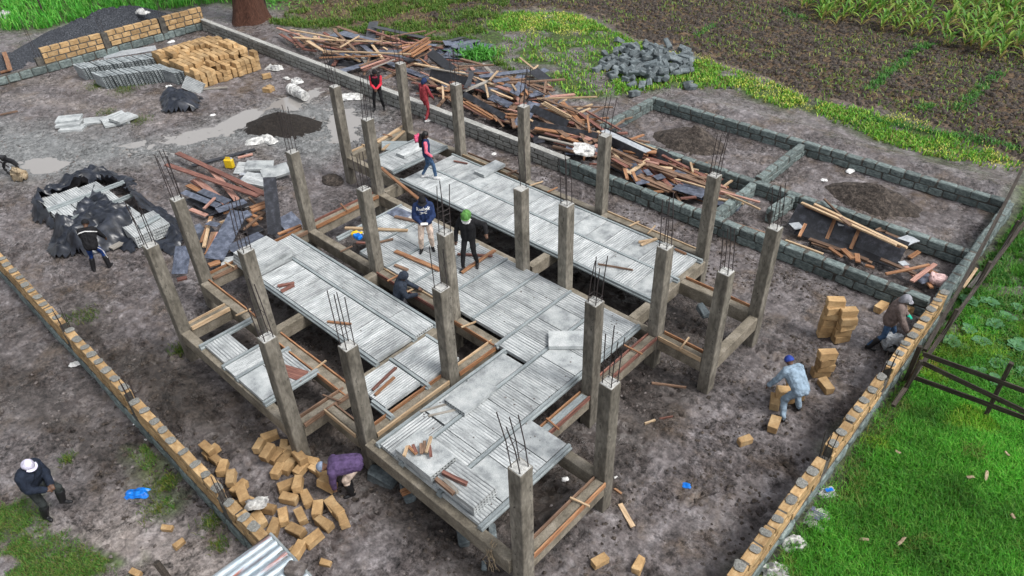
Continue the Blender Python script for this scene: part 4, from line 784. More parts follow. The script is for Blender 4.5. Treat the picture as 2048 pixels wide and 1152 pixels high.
L4 = [(40, 70, 620, 340, 'w', .28, .75), (40, 110, 560, 360, 'k', .5, .5, 1.2), (380, 190, 560, 125, 'o', .1, .55), (420, 200, 880, 380, 't', .05, .5), (160, 310, 530, 485, 'b', .13, .55), (160, 400, 400, 520, 'b', .13, .5), (160, 430, 350, 540, 'r', .14, .48), (160, 500, 300, 570, 'b', .2, .3), (580, 460, 750, 500, 'p', .14, .4), (590, 500, 970, 660, 'b', .2, .42), (760, 540, 930, 560, 't', .14, .45), (1170, 490, 1380, 500, 'o', .16, .4), (1160, 480, 1190, 600, 't', .07, .5), (1060, 540, 1260, 580, 't', .08, .4), (700, 680, 810, 650, 'u', .3, .4), (950, 590, 1080, 640, 'u', .28, .4), (580, 570, 640, 640, 'u', .2, .4), (960, 690, 1340, 800, 't', .06, .42), (960, 790, 1330, 900, 'u', .4, .38), (1030, 940, 1230, 920, 'r', .1, .45), (310, 560, 350, 690, 'o', .1, .55), (420, 600, 470, 720, 'o', .1, .55), (500, 640, 980, 850, 'b', .25, .3), (450, 680, 900, 850, 'b', .2, .25), (1280, 660, 1370, 630, 't', .08, .3), (1580, 790, 1690, 710, 't', .08, .3), (1540, 850, 2048, 990, 'p', .08, .58), (1600, 880, 2048, 1080, 't', .05, .56), (880, 500, 1330, 700, 'b', .06, .42), (700, 370, 870, 460, 'k', .5, .4, .8), (600, 340, 720, 350, 'o', .2, .5), (600, 480, 1300, 800, 'k', .6, .12), (150, 480, 700, 720, 'k', .6, .15), (840, 400, 930, 460, 'r', .3, .25), (1000, 480, 1140, 480, 'r', .2, .25), (1020, 700, 1300, 720, 'r', .3, .2), (1130, 620, 1280, 660, 'w', .2, .28), (900, 470, 1040, 440, 't', .06, .4)]
for q in L4: plank(T4, 'T4', *q[:5], q[5], q[6], tilt=q[7] if len(q) > 7 else 0)
L5 = [(270, 470, 1030, 810, 't', .09, .78), (370, 480, 1110, 830, 't', .09, .78), (300, 490, 1060, 820, 'o', .12, .70), (550, 570, 470, 760, 'o', .1, .7, 0, .2), (740, 660, 660, 840, 'o', .1, .7, 0, .2), (300, 640, 250, 740, 'o', .09, .5), (490, 830, 590, 900, 'o', .1, .3), (600, 840, 680, 920, 'o', .16, .3), (710, 880, 720, 945, 'o', .14, .3), (580, 590, 660, 650, 'b', .12, .8), (450, 440, 600, 590, 'b', .06, .6), (940, 1040, 1290, 965, 'o', .08, .35), (1150, 1100, 1340, 960, 'p', .12, .3), (1100, 980, 1200, 1080, 'p', .14, .25), (1260, 1000, 1360, 1050, 'o', .16, .2), (900, 920, 1180, 1040, 'b', .12, .3), (1130, 910, 1210, 860, 'o', .13, .1), (1060, 790, 1170, 750, 'w', .4, .4), (1160, 800, 1320, 850, 'b', .08, .1), (1200, 1090, 1310, 1060, 'u', .35, .2), (190, 660, 270, 650, 'w', .35, .3), (330, 760, 800, 930, 'b', .14, .2), (350, 790, 830, 950, 'b', .1, .15), (1060, 960, 1110, 950, 'w', .2, .3), (560, 640, 640, 640, 'w', .2, .55), (880, 690, 1000, 700, 'b', .1, .3), (860, 690, 950, 650, 'b', .05, .35), (940, 710, 1060, 760, 'b', .12, .3), (1280, 1110, 1310, 1150, 'o', .1, .2), (780, 970, 850, 990, 'o', .1, .2)]
for q in L5: plank(T5, 'T5', *q[:5], q[5], q[6], q[8] if len(q) > 8 else None)
plank(T5, 'T5', 200, 560, 1080, 880, 'k', .75, .42, None, tilt=.75, label='wide dark form board leaning under two pale rails')
plank(T5, 'T5', 230, 680, 1040, 960, 'k', .4, .2, None, tilt=.3, label='dark form board lying flat below the leaning one')
plank(T6, 'T5', 1640, 590, 2020, 710, 'b', .06, .45, label='thin brown pole resting along the stone wall top'); plank(T6, 'T5', 1650, 690, 1990, 820, 'b', .05, .05, label='thin dark pole on mud at the stone wall foot'); plank(T6, 'T5', 1655, 575, 1665, 690, 'r', .09, .5, .05, label='short reddish peg standing against the stone wall')
plank(T5, 'T5', 140, 770, 440, 880, 't', .06, .52, label='pale rod lying on the stone wall top'); plank(T5, 'T5', 100, 870, 400, 985, 'b', .05, .05, label='dark rod on mud below the pale rod')
LD = [(100, 65, 830, 410, 'r', .2, .35), (10, 160, 770, 420, 'r', .2, .5), (220, 170, 740, 35, 'k', .2, .06), (360, 180, 590, 450, 'p', .2, .25), (250, 280, 500, 480, 'p', .22, .3), (190, 330, 310, 390, 'o', .2, .2), (230, 290, 320, 350, 'r', .2, .25), (150, 385, 440, 500, 'u', .26, .3), (290, 375, 520, 470, 'u', .3, .32), (320, 525, 410, 435, 'p', .08, .45), (210, 530, 340, 580, 'p', .16, .2), (430, 540, 660, 460, 'u', .35, .42), (400, 940, 610, 545, 'u', .55, .55, .2), (610, 590, 700, 555, 'u', .4, .5), (700, 520, 830, 470, 'o', .15, .3), (710, 545, 830, 500, 'o', .2, .28), (700, 570, 800, 610, 'o', .12, .2), (690, 610, 745, 660, 'o', .2, .15), (930, 735, 1120, 660, 'o', .1, .9), (530, 860, 800, 740, 'u', .5, .5), (300, 800, 380, 590, 'o', .12, .4), (320, 840, 370, 620, 't', .1, .45), (340, 900, 430, 720, 'o', .12, .5), (350, 920, 400, 720, 'b', .16, .45), (370, 900, 440, 720, 'p', .1, .55), (360, 990, 450, 960, 'o', .2, .5), (350, 640, 440, 660, 'u', .22, .6), (490, 920, 590, 880, 'k', .2, .4), (450, 640, 530, 610, 't', .08, .4), (250, 660, 300, 720, 'u', .3, .2), (550, 280, 650, 380, 'b', .07, .1), (690, 430, 740, 480, 'b', .07, .15), (300, 380, 440, 560, 'k', .7, .12), (560, 420, 640, 520, 'k', .4, .15), (620, 640, 760, 720, 'k', .5, .12), (100, 1110, 180, 1090, 'r', .15, .3), (560, 330, 690, 330, 'w', .2, .04), (615, 240, 800, 240, 'w', .16, .15), (630, 265, 760, 270, 'u', .3, .08), (600, 105, 720, 75, 'p', .12, .05), (480, 560, 540, 540, 'o', .1, .3), (640, 700, 820, 560, 'b', .1, .2), (760, 560, 820, 560, 'b', .16, .2), (540, 590, 600, 560, 'k', .3, .2), (220, 430, 420, 540, 'k', .5, .15), (310, 700, 420, 840, 'k', .6, .2)]
for q in LD: plank(TD, 'TD', *q[:5], q[5], q[6], tilt=q[7] if len(q) > 7 else 0)
plank(TD, 'TD', 860, 268, 905, 735, 'k', .42, 1.05, .35, tilt=-.15, label='black film faced board standing tall beside a column')
plank(TD, 'TD', 960, 670, 1090, 600, 'u', .6, .35, .35, tilt=.5, label='blue grey board leaning low beside the column foot')
plank(TD, 'TD', 120, 1060, 150, 830, 'u', .55, .2, .75, tilt=-.2, label='blue grey board propped at the corner column')
fill = bmesh.new(); fcols = []
# the mass of the heaps: planks lying every way under the pieces named above
for poly, where, n, zt in (([(575, 70), (700, 66), (870, 72), (880, 100), (800, 150), (730, 135), (650, 108)], 'T1', 60, .4), ([(835, 150), (900, 128), (960, 140), (1060, 168), (1180, 235), (1250, 300), (1230, 330), (1120, 290), (980, 235), (870, 190)], 'T3', 130, .55), ([(1215, 318), (1300, 312), (1430, 362), (1420, 402), (1300, 372), (1230, 345)], 'T4', 60, .35)):
    wp = wpoly(poly, .2); P_ = np.array(wp); c_ = 0; g_ = 0
    while c_ < n and g_ < 3000:
        g_ += 1; x, y = RB.uniform(P_[:, 0].min(), P_[:, 0].max()), RB.uniform(P_[:, 1].min(), P_[:, 1].max())
        if y < 18.35 or not pip(np.array([x]), np.array([y]), wp)[0]: continue
        c_ += 1; L = RB.uniform(.7, 3.2); a_ = RB.gauss(-.12, .5) if RB.random() < .7 else RB.uniform(0, 3.1); col = RB.choice('bbbbrrrptobbku'); _k[0] += 1
        if y-abs(math.sin(a_))*L/2 < 18.3: a_ = RB.uniform(-.08, .08)
        if where == 'T4' and y+abs(math.sin(a_))*L/2 > 20.6: a_ = RB.uniform(-.05, .05)
        sh = col in 'ku'; me, s_ = board(L, RB.choice([.08, .1, .14, .18]) if not sh else RB.uniform(.25, .6), .02 if sh else .05, M[COLS[col]], _k[0], 'plank', .006)
        z = .05+zt*RB.random()**1.2; t_ = me.copy(); t_.transform(Matrix.Translation((x, y, z)) @ Euler((RB.uniform(-.25, .25), RB.uniform(-.08, .08), a_)).to_matrix().to_4x4() @ Matrix.Diagonal((s_, 1, 1, 1)))
        n0 = len(fill.faces); fill.from_mesh(t_); bpy.data.meshes.remove(t_); fill.faces.ensure_lookup_table()
        if col not in fcols: fcols.append(col)
        for f_ in fill.faces[n0:]: f_.material_index = fcols.index(col)
fm = bm_mesh(fill, 'timber_debris')
for col in fcols: fm.materials.append(M[COLS[col]])
o = ob('timber_debris', fm); stuff(o); tag(o, 'tangled mass of broken planks filling the heaps behind the stone wall', 'timber debris')
# slate-like black offcuts at the far end of the heap
for k in range(30):
    px, py = RB.gauss(928, 28), RB.gauss(96, 11)
    p = G(px, py, .1); z = .05+.3*max(0, 1-abs(px-930)/50)*RB.random()
    o = ob('sheet_board', block(RB.uniform(.5, 1.2), RB.uniform(.35, .7), .02, .004, .02, k, M['plyblue'] if k % 3 else M['ply'], 'sheet_board'), None, None, (p.x, p.y, z), (RB.uniform(-.25, .25), RB.uniform(-.25, .25), RB.uniform(0, 6.3))); tag(o, 'blue black board scrap in the flat heap by the bright bush', 'board', 'flat heap of board scraps by the bush')
plank(T3, 'T3', 0, 30, 230, 210, 'k', .45, .55, .45, tilt=.7, label='long black board tipped on its edge by the scrap sheets')
# sticks and planks on the deck and between
def dk(*a, **k): plank(lambda x, y: (x, y), 'deck', *a, **k)
Z_ = DT+.05
for q in [((690, 456, 815, 461), 't', .1, 'round pale pole lying on the middle deck behind a column'), ((790, 502, 880, 540), 'o', .13, 'long orange plank on the middle deck at the blue hooded man'), ((713, 485, 760, 487), 'r', .06, 'short red stick on the middle deck near blue litter'), ((748, 487, 786, 478), 'b', .06, 'short brown stick meeting the red stick on the deck'), ((923, 545, 990, 500), 'o', .1, 'orange lath under the foot of the man in black'), ((915, 508, 985, 512), 'r', .07, 'red lath behind the legs of the man in black'), ((790, 433, 845, 445), 'b', .1, 'dark stub of timber by the blue hooded man'), ((745, 780, 792, 735), 'r', .06, 'brown stick leaning over the small striped bay'), ((750, 790, 788, 755), 'o', .06, 'orange stick beside the brown one in the striped bay'), ((655, 643, 702, 648), 'o', .05, 'thin orange stick on the wide striped row'), ((556, 572, 588, 566), 'r', .09, 'short brown stick at the striped deck edge'), ((562, 583, 588, 570), 'r', .1, 'second brown stick at the striped deck edge'), ((1277, 484, 1312, 478), 't', .06, 'short pale lath at the long deck end'), ((1282, 490, 1314, 477), 't', .07, 'pale lath crossing another at the long deck end'), ((1350, 498, 1372, 508), 'o', .06, 'orange chip at the foot of the deck end column'), ((908, 322, 935, 327), 'r', .04, 'thin red sliver on the back deck by the woman'), ((1000, 402, 1000.5, 402.5), 'r', .03, 'x'), ((1196, 528, 1266, 540), 'b', .025, 'thin bent rod on the long back deck'), ((790, 530, 815, 540), 'b', .09, 'dark log end on the middle deck edge'), ((762, 335, 840, 400), 'o', .1, 'orange plank bridging the small deck and the gap')]:
    dk(*q[0], q[1], q[2], Z_, label=q[3])
for px0, py0, px1, py1, c, l in ((808, 912, 815, 892, 't', 'pale splint in the handful of short poles'), (817, 893, 833, 908, 'o', 'orange splint in the handful of short poles'), (826, 890, 833, 906, 'r', 'dark red pole end on the smooth block'), (842, 888, 843, 908, 'b', 'purple brown pole end on the smooth block'), (849, 882, 848, 904, 'b', 'taller brown pole end on the smooth block'), (862, 874, 853, 905, 't', 'split pale pole end on the smooth block'), (859, 892, 862, 913, 'r', 'flat red pole end on the smooth block')):
    plank(lambda x, y: (x, y), 'deck', px0, py0, px1, py1, c, .06, DT+.40, label=l)
for px0, py0, px1, py1, c, l in ((872, 958, 908, 988, 'b', 'thick brown pole on the layered ribbed blocks'), (888, 960, 914, 984, 'g', 'grey pole beside the thick brown pole'), (884, 944, 934, 968, 'r', 'long dark red pole across the layered blocks'), (925, 955, 933, 949, 'p', 'small pink peg at the dark red pole end')):
    plank(lambda x, y: (x, y), 'deck', px0, py0, px1, py1, c, .075, DT+.36, t=.07, label=l)
for q in [((1240, 1008, 1266, 1054), 't', .1, .03, 'pale orange lath lying on the open mud'), ((1229, 978, 1243, 988), 'o', .05, .03, 'small orange sliver at the column foot'), ((1290, 847, 1310, 840), 't', .04, .03, 'thin pale twig on the mud'), ((1318, 838, 1345, 833), 'r', .03, .03, 'thin red twig on the mud'), ((1303, 766, 1372, 775), 'b', .05, .05, 'dark stick on mud by the column stub'), ((803, 986, 823, 978), 'o', .16, .26, 'orange wedge of timber on the stone under the beam'), ((85, 385, 110, 375), 'o', .2, .1, 'short orange offcut beside the sheeted stack'), ((222, 497, 250, 482), 'g', .22, .12, 'grey timber block at the sheeting edge'), ((0, 230, 35, 222), 'b', .12, .05, 'dark stick at the yard ruts'), ((8, 105, 20, 140), 'o', .2, .5, 'short rusty post at the open wall end'), ((0, 145, 20, 140), 'o', .25, .1, 'rusty slab beside the short post'), ((1640, 275, 1600, 330), 'b', .03, .02, 'x')]:
    if q[4] != 'x': plank(lambda x, y: (x, y), 'deck', *q[0], q[1], q[2], q[3], label=q[4])
for a, b, l in (((755, 285), (805, 252), 'pale pole leaning behind the small end deck'), ((765, 300), (808, 262), 'second pale pole leaning by the back column')): plank(lambda x, y: (x, y), 'deck', *a, *b, 't', .1, 1.0, label=l)
p = G(790, 295, .9); tag(ob('tin_sheet', block(.9, .5, .015, .003, .003, 2, M['joist'], 'tin_sheet'), None, None, (p.x, p.y, .98), (.2, .1, .9)), 'grey tin sheet leaning behind the small end deck', 'tin sheet')
p = G(730, 436, DT); tag(ob('sheet_board', block(.7, .45, .015, .003, .003, 2, M['plyblue'], 'sheet_board'), None, None, (G(800, 428, DT).x, G(800, 428, DT).y, DT+.02), (0, 0, .1)), 'blue grey board lying flat at the middle deck corner', 'board')
p = G(576, 742, DT+.03); tag(ob('scrap_sheet', block(.85, .3, .012, .004, .03, 9, M['wood_red'], 'scrap_sheet'), None, None, (p.x, p.y, DT+.03), (.03, .05, .35)), 'rusty scrap sheet lying on the pale end bay block', 'scrap')

# ---------------------------------------------------------------- black sheeting
def ridge(x, y, s, seed): return 1-np.abs(2*fbm(x, y, s, 2, seed)-1)*1.9
def sheeting(name, outline, holes, zf, label, seed, step=.10, zp=.25):
    po = wpoly(outline, zp); ho = [wpoly(h, zh) for h, zh in holes]
    ax = np.array(po); x = np.arange(ax[:, 0].min()-.2, ax[:, 0].max()+.2, step); y = np.arange(ax[:, 1].min()-.2, ax[:, 1].max()+.2, step)
    Xg, Yg = np.meshgrid(x, y, indexing='ij'); u, v = Xg.ravel(), Yg.ravel()
    d = sdist(u, v, po)+(fbm(u, v, .5, 2, seed)-.5)*.3; keep = d > 0
    for h in ho: keep &= ~(sdist(u, v, h)+(fbm(u, v, .4, 2, seed+2)-.5)*.2 > 0)
    z = zf(u, v)*np.clip(d/.35, .08, 1)
    f1 = ridge(u*.8+v*.3, v, .75, seed+5); f2 = ridge(u, v*.9-u*.4, .32, seed+9)
    z = z+np.clip(d/.3, .15, 1)*(.30*f1+.20*f2-.10); rj = np.random.RandomState(seed); z = z+rj.uniform(-.028, .035, len(u))*np.clip(d/.25, .1, 1); u = u+rj.uniform(-.035, .035, len(u)); v = v+rj.uniform(-.035, .035, len(u)); z = np.maximum(z, .02)
    I = np.arange(len(u)).reshape(len(x), len(y)); K = keep.reshape(len(x), len(y)); ok = K[:-1, :-1] & K[1:, :-1] & K[1:, 1:] & K[:-1, 1:]
    f = np.stack([I[:-1, :-1], I[1:, :-1], I[1:, 1:], I[:-1, 1:]], -1)[ok]
    used, inv = np.unique(f.ravel(), return_inverse=True); V = np.stack([u+.05*f2, v+.05*f1, z], -1)[used]
    me = npmesh(name, V, np.concatenate([inv.reshape(-1, 4)[:, [0, 1, 2]], inv.reshape(-1, 4)[:, [0, 2, 3]]])); o = ob(name, me, M['tarp']); tag(o, label, 'plastic sheet'); return o
def zst(u, v):
    d1 = np.minimum(np.minimum(u+26.4, -22.5-u), np.minimum(v-4.4, 6.9-v)); return .05+.48*np.clip(d1/.3+.6, 0, 1)
sheeting('plastic_sheeting', [(46, 414), (56, 388), (105, 354), (150, 338), (190, 328), (218, 332), (266, 350), (270, 372), (292, 392), (312, 400), (352, 422), (370, 470), (358, 502), (312, 496), (285, 482), (262, 500), (230, 486), (170, 502), (94, 510), (86, 472), (100, 450), (54, 436)],
         [([(84, 404), (128, 382), (165, 368), (172, 350), (192, 350), (236, 372), (262, 402), (278, 428), (235, 418), (205, 400), (190, 388), (165, 408), (150, 432), (125, 450)], .5), ([(268, 428), (300, 417), (328, 450), (276, 476)], .45)], zst, 'crumpled black plastic sheeting wrapped round the pale block stack', 41)
sheeting('plastic_sheeting', [(312, 196), (325, 182), (350, 176), (372, 186), (404, 192), (405, 208), (392, 222), (350, 226), (330, 226), (316, 212)], [], lambda u, v: .22+0*u, 'crumpled black plastic sheet lying alone in the yard', 51, .13, .1)

# ---------------------------------------------------------------- sacks and litter
def pillow(sx, sy, sz, seed, m, name='sack', rag=.12):
    n, k = 22, 34; th = np.linspace(-math.pi/2, math.pi/2, n); ph = np.linspace(0, 2*math.pi, k, endpoint=False); T, Pp = np.meshgrid(th, ph, indexing='ij')
    pw = lambda a, e: np.sign(a)*np.abs(a)**e
    x = pw(np.cos(T), .5)*pw(np.cos(Pp), .45); y = pw(np.cos(T), .5)*pw(np.sin(Pp), .45); z = pw(np.sin(T), .8)
    nz = fbm(x*1.5+seed*3.1, y*1.5+z, .7, 4, seed)-.5+.6*(.5-np.abs(fbm(x*2+seed, y*2-z, .5, 2, seed+3)-.5)*3); nz2 = fbm(y*2.1-seed, x*1.3+z*2, .5, 3, seed+7)-.5; x = x*(1+.35*(fbm(np.cos(Pp)*1.5+seed, np.sin(Pp)*1.5, .6, 3, seed+11)-.5)*2*min(1, rag*5)); y = y*(1+.35*(fbm(np.cos(Pp)*1.5-seed, np.sin(Pp)*1.5, .6, 3, seed+13)-.5)*2*min(1, rag*5))
    V = np.stack([x*sx/2*(1+rag*nz*2), y*sy/2*(1+rag*nz2*2), (z*.5+.5+nz*rag*3*(np.cos(T)**.5))*sz], -1); V[..., 2] = np.maximum(V[..., 2], 0)
    I = np.arange(n*k).reshape(n, k); J = np.roll(I, -1, 1); f = np.stack([I[:-1], J[:-1], J[1:], I[1:]], -1).reshape(-1, 4)
    me = npmesh(name, V.reshape(-1, 3), f); me.materials.append(m); return smooth(me)
def crumple(sx, sy, h, seed, m, name):
    n, k = 15, 19; u, v = np.meshgrid(np.linspace(-1, 1, n), np.linspace(-1, 1, k), indexing='ij'); w_ = 1+.25*(fbm(u*1.2+seed, v*1.2, .8, 2, seed)-.5)*2
    x = u*sx/2*w_*(1-.12*v*v); y = v*sy/2*w_*(1-.18*u*u); f1 = ridge(u*1.1+seed*2, v*.8+u*.4, .9, seed); f2 = ridge(u*.7-seed, v*1.6, .45, seed+4)
    z = h*np.clip(.25+.55*f1+.35*f2, .02, 1.4)*np.clip((1-np.maximum(np.abs(u), np.abs(v)))*4+.12, 0, 1)*(1-.5*(u*u+v*v)/2)
    I = np.arange(n*k).reshape(n, k); f = np.stack([I[:-1, :-1], I[1:, :-1], I[1:, 1:], I[:-1, 1:]], -1).reshape(-1, 4)
    me = npmesh(name, np.stack([x+.04*sx*f2, y+.04*sy*f1, z+.015], -1).reshape(-1, 3), f); me.materials.append(m); return me
def litter(px, py, sx, sy, sz, deg, label, cat='sack', m='sack', name='sack', z=0.0, rot=(0, 0), rag=.14):
    p = G(px, py, z+sz*.4); o = ob(name, crumple(sx*1.1, sy*1.1, sz*.75, int(px+py) % 97, M[m], name) if name in ('sack', 'plastic_scrap', 'paper_scrap') else pillow(sx, sy, sz, int(px+py) % 97, M[m], name, rag), None, None, (p.x, p.y, z), (rot[0], rot[1], math.radians(deg))); tag(o, label, cat); return o
litter(1168, 298, .75, .42, .12, 60, 'white sack propped on the timber pile', z=.75, rot=(.8, .3))
litter(547, 134, .75, .5, .28, 20, 'white lumpy sack by the pale stone wall'); litter(594, 160, .8, .45, .12, -20, 'flattened white sack on brown mud'); litter(573, 156, .35, .2, .1, 0, 'small white rag beside the flattened sack', 'rag')
litter(700, 193, 1.0, .75, .1, 40, 'square white sack spread beside the man in black vest'); litter(512, 281, .8, .45, .22, 60, 'white sack beside the black sand'); litter(534, 276, .9, .42, .24, 0, 'second white sack overlapping beside the black sand')
litter(283, 22, .7, .4, .35, 30, 'white bag on the grass behind the ballast', z=.9); litter(5, 28, .8, .6, .5, 30, 'pale bag at the green crop edge')
o = litter(1634, 1037, .42, .52, .16, 10, 'printed white sack beside the block wall in grass'); o1 = o
for k, (dx, dy, w_, h_) in enumerate(((0, .08, .22, .025), (.0, .02, .20, .02), (.01, -.03, .18, .02), (0, -.09, .1, .045), (-.12, .12, .06, .1))):
    ob('printed_mark', block(w_, h_, .004, .001, .002, k, M['print'], 'printed_mark'), None, o1, loc=(dx, dy, .158+.01*(k % 2)))
o = litter(1655, 985, .34, .22, .14, 55, 'small torn white sack with blue print by the block wall'); ob('printed_mark', block(.16, .08, .004, .001, .002, 3, M['bluep'], 'printed_mark'), None, o, loc=(.02, 0, .14))
litter(1588, 1086, .42, .30, .2, 60, 'open white sack with dark mouth in the grass'); litter(1552, 1142, .5, .4, .2, 30, 'white sack with dark stripes by the wall end')
litter(512, 1006, .42, .26, .16, 60, 'black and white striped cloth on the block wall', 'cloth', z=.35)
litter(1783, 688, .42, .30, .42, 40, 'grey plastic bag standing at the wall beside the man in brown', 'bag', 'plygrey', 'plastic_bag', rag=.2)
litter(1876, 562, .4, .35, .25, 20, 'pale pink bag in the stone corner by broken boards', 'bag', 'palepink', 'plastic_bag', z=.15)
litter(272, 986, .46, .24, .12, 44, 'bright blue plastic sheet scrap on bare ground', 'plastic', 'bluep', 'plastic_scrap'); litter(1372, 971, .16, .14, .03, 30, 'small blue plastic scrap out on the mud', 'plastic', 'bluep', 'plastic_scrap')
litter(716, 474, .26, .2, .14, 0, 'small blue container on the middle deck', 'container', 'bluep', 'container', z=DT); litter(712, 466, .3, .2, .1, 40, 'yellow and white scrap beside the blue container', 'scrap', 'yellow', 'plastic_scrap', z=DT)
for px, py, s, l in ((148, 728, .25, 'white torn foam lump at the outer wall foot'), (137, 700, .16, 'small white foam piece above the foam lump'), (158, 726, .2, 'second white foam lump at the outer wall foot'), (272, 849, .14, 'white scrap by the block wall end'), (291, 880, .06, 'tiny white scrap on dark soil'), (440, 68, .4, 'white scrap by the wall corner stones'), (464, 79, .5, 'white bag by the pale stone wall corner'), (337, 172, .25, 'white scrap below the short upright row'), (342, 83, .35, 'white scrap by the three panel wall'), (425, 230, .2, 'white scrap beside the long puddle'), (1108, 300, .16, 'x'), (988, 308, .2, 'pale chip on mud below the stone wall'), (1130, 958, .14, 'white rag on dark soil inside the frame'), (1232, 955, .08, 'white tag at a column foot'), (845, 205, .1, 'x'), (862, 237, .35, 'white sack scrap at the feet of the man in red'), (1700, 342, .3, 'white scrap inside the far stone room'), (1648, 360, .2, 'white chip in the stone room'), (2032, 468, .25, 'white scrap in the green beyond the fence')):
    if l != 'x': litter(px, py, s, s*.7, s*.35, px % 90, l, 'scrap', 'whitep', 'paper_scrap', rag=.3)
# white roll by the puddle
e = empty('white_roll', G(600, 196, 0), math.radians(-5)); tag(e, 'white rolled sacking tied twice by the puddle', 'roll')
ob('roll_body', tube([(-.75, .0, .22), (-.3, 0, .24), (.3, 0, .24), (.55, 0, .22)], .23, 14, M['sack'], 'roll_body', .2), None, e)
for x in (-.55, -.25): ob('tie', tube([(x, 0, .23), (x+.05, 0, .235)], .25, 14, M['whitep'], 'tie'), None, e)
# yellow can
e = empty('jerrycan', G(461, 336, 0), .6); tag(e, 'yellow plastic jerrycan on the yard by scrap planks', 'jerrycan')
ob('can_body', block(.34, .2, .36, .04, .004, 2, M['yellow'], 'can_body'), None, e, loc=(0, 0, .19)); ob('handle', tube([(-.1, 0, .37), (-.08, 0, .43), (.06, 0, .43), (.08, 0, .37)], .018, 6, M['yellow'], 'handle'), None, e); ob('cap', tube([(.13, 0, .36), (.13, 0, .42)], .03, 8, M['whitep'], 'cap'), None, e)
# tin roof corner at the near edge
def corrugated(L, W, m, name):
    n = int(W/.04); xs_ = np.linspace(-L/2, L/2, 6); y_ = np.linspace(-W/2, W/2, n*2); V = []
    for x in xs_:
        for y in y_: V.append((x, y, .02*math.sin(y/.16*2*math.pi)))
    I = np.arange(len(V)).reshape(6, -1); f = np.stack([I[:-1, :-1], I[1:, :-1], I[1:, 1:], I[:-1, 1:]], -1).reshape(-1, 4)
    me = npmesh(name, V, f); me.materials.append(m); smooth(me); return me
e = empty('tin_shelter', (-8.05, 1.6, 0)); tag(e, 'rust streaked corrugated tin lean-to shelter at the block wall', 'shelter')
o = ob('roof_sheet', corrugated(2.4, 1.5, M['tin'], 'roof_sheet'), None, e, loc=(-.0, -.2, 1.07), rot=(0, .03, HP))
ob('edge_rail', tube([(-.74, -1.4, 1.0), (-.74, 1.0, 1.0)], .035, 6, M['fence'], 'edge_rail'), None, e); ob('edge_rail', tube([(-.74, 1.02, 1.03), (.74, 1.02, 1.0)], .03, 6, M['joist'], 'edge_rail'), None, e)
for x in (-.7, .7): ob('post', tube([(x, -1.2, -.05), (x, -1.2, 1.05)], .045, 7, M['fence'], 'post'), None, e)
litter(592, 1140, .34, .26, .2, 30, 'mossy rounded boulder weighing down the tin roof corner', 'stone', 'rubble', 'boulder', z=.98, rag=.1)
p = G(385, 1130, .4); o = ob('leaning_post', tube([(0, 0, 0), (.12, .0, .6), (.2, -.02, 1.2)], .06, 7, M['fence'], 'leaning_post'), None, None, (-9.35, 1.0, -.02), (.0, -.45, .1)); tag(o, 'dark slanting post on bare ground near the tin roof', 'post')
# motorcycle lying at the yard edge
mp_ = G(30, 352, 0); e = empty('motorcycle', (mp_.x, mp_.y, 0), math.radians(215)); tag(e, 'dark motorcycle parked at the yard edge by the shallow puddle', 'motorcycle')
for x in (0, 1.25):
    wl = empty('wheel', (x, 0, .31)); wl.parent = e
    bm = bmesh.new(); pts_ = [(.28*math.cos(a), 0, .28*math.sin(a)) for a in np.linspace(0, 2*math.pi, 21)]; tube_bm(bm, pts_, .05, 7); ob('tyre', smooth(bm_mesh(bm, 'tyre', M['black'])), None, wl)
    bm = bmesh.new(); tube_bm(bm, [(0, -.06, 0), (0, .06, 0)], .05, 8)
    for a in np.linspace(0, 2*math.pi, 12, endpoint=False): tube_bm(bm, [(0, 0, 0), (.25*math.cos(a), 0, .25*math.sin(a))], .006, 4)
    ob('spokes', bm_mesh(bm, 'spokes', M['plygrey']), None, wl)
ob('seat', block(.62, .24, .1, .03, .01, 3, M['black'], 'seat'), None, e, loc=(.35, 0, .76)); ob('tank', block(.42, .26, .22, .07, .01, 4, M['wood_red'], 'tank'), None, e, loc=(.78, 0, .78)); ob('engine', block(.35, .26, .3, .05, .02, 5, M['rebar'], 'engine'), None, e, loc=(.65, 0, .42))
ob('frame', tube([(0, 0, .31), (.4, 0, .62), (.95, 0, .8), (1.12, 0, .7)], .025, 6, M['rebar'], 'frame'), None, e); ob('fork', tube([(1.25, 0, .31), (1.12, 0, .7), (1.05, 0, .98)], .025, 6, M['rebar'], 'fork'), None, e); ob('handlebar', tube([(1.0, -.35, 1.0), (1.05, -.1, .98), (1.05, .1, .98), (1.0, .35, 1.0)], .014, 6, M['rebar'], 'handlebar'), None, e)
ob('rear_mudguard', tube([(-.33, 0, .45), (-.22, 0, .62), (0, 0, .69), (.2, 0, .65)], .06, 6, M['black'], 'rear_mudguard'), None, e)
litter(40, 352, .5, .4, .35, 20, 'dry straw bundle beside the motorcycle wheel', 'straw', 'dry', 'straw_bundle', rag=.4)
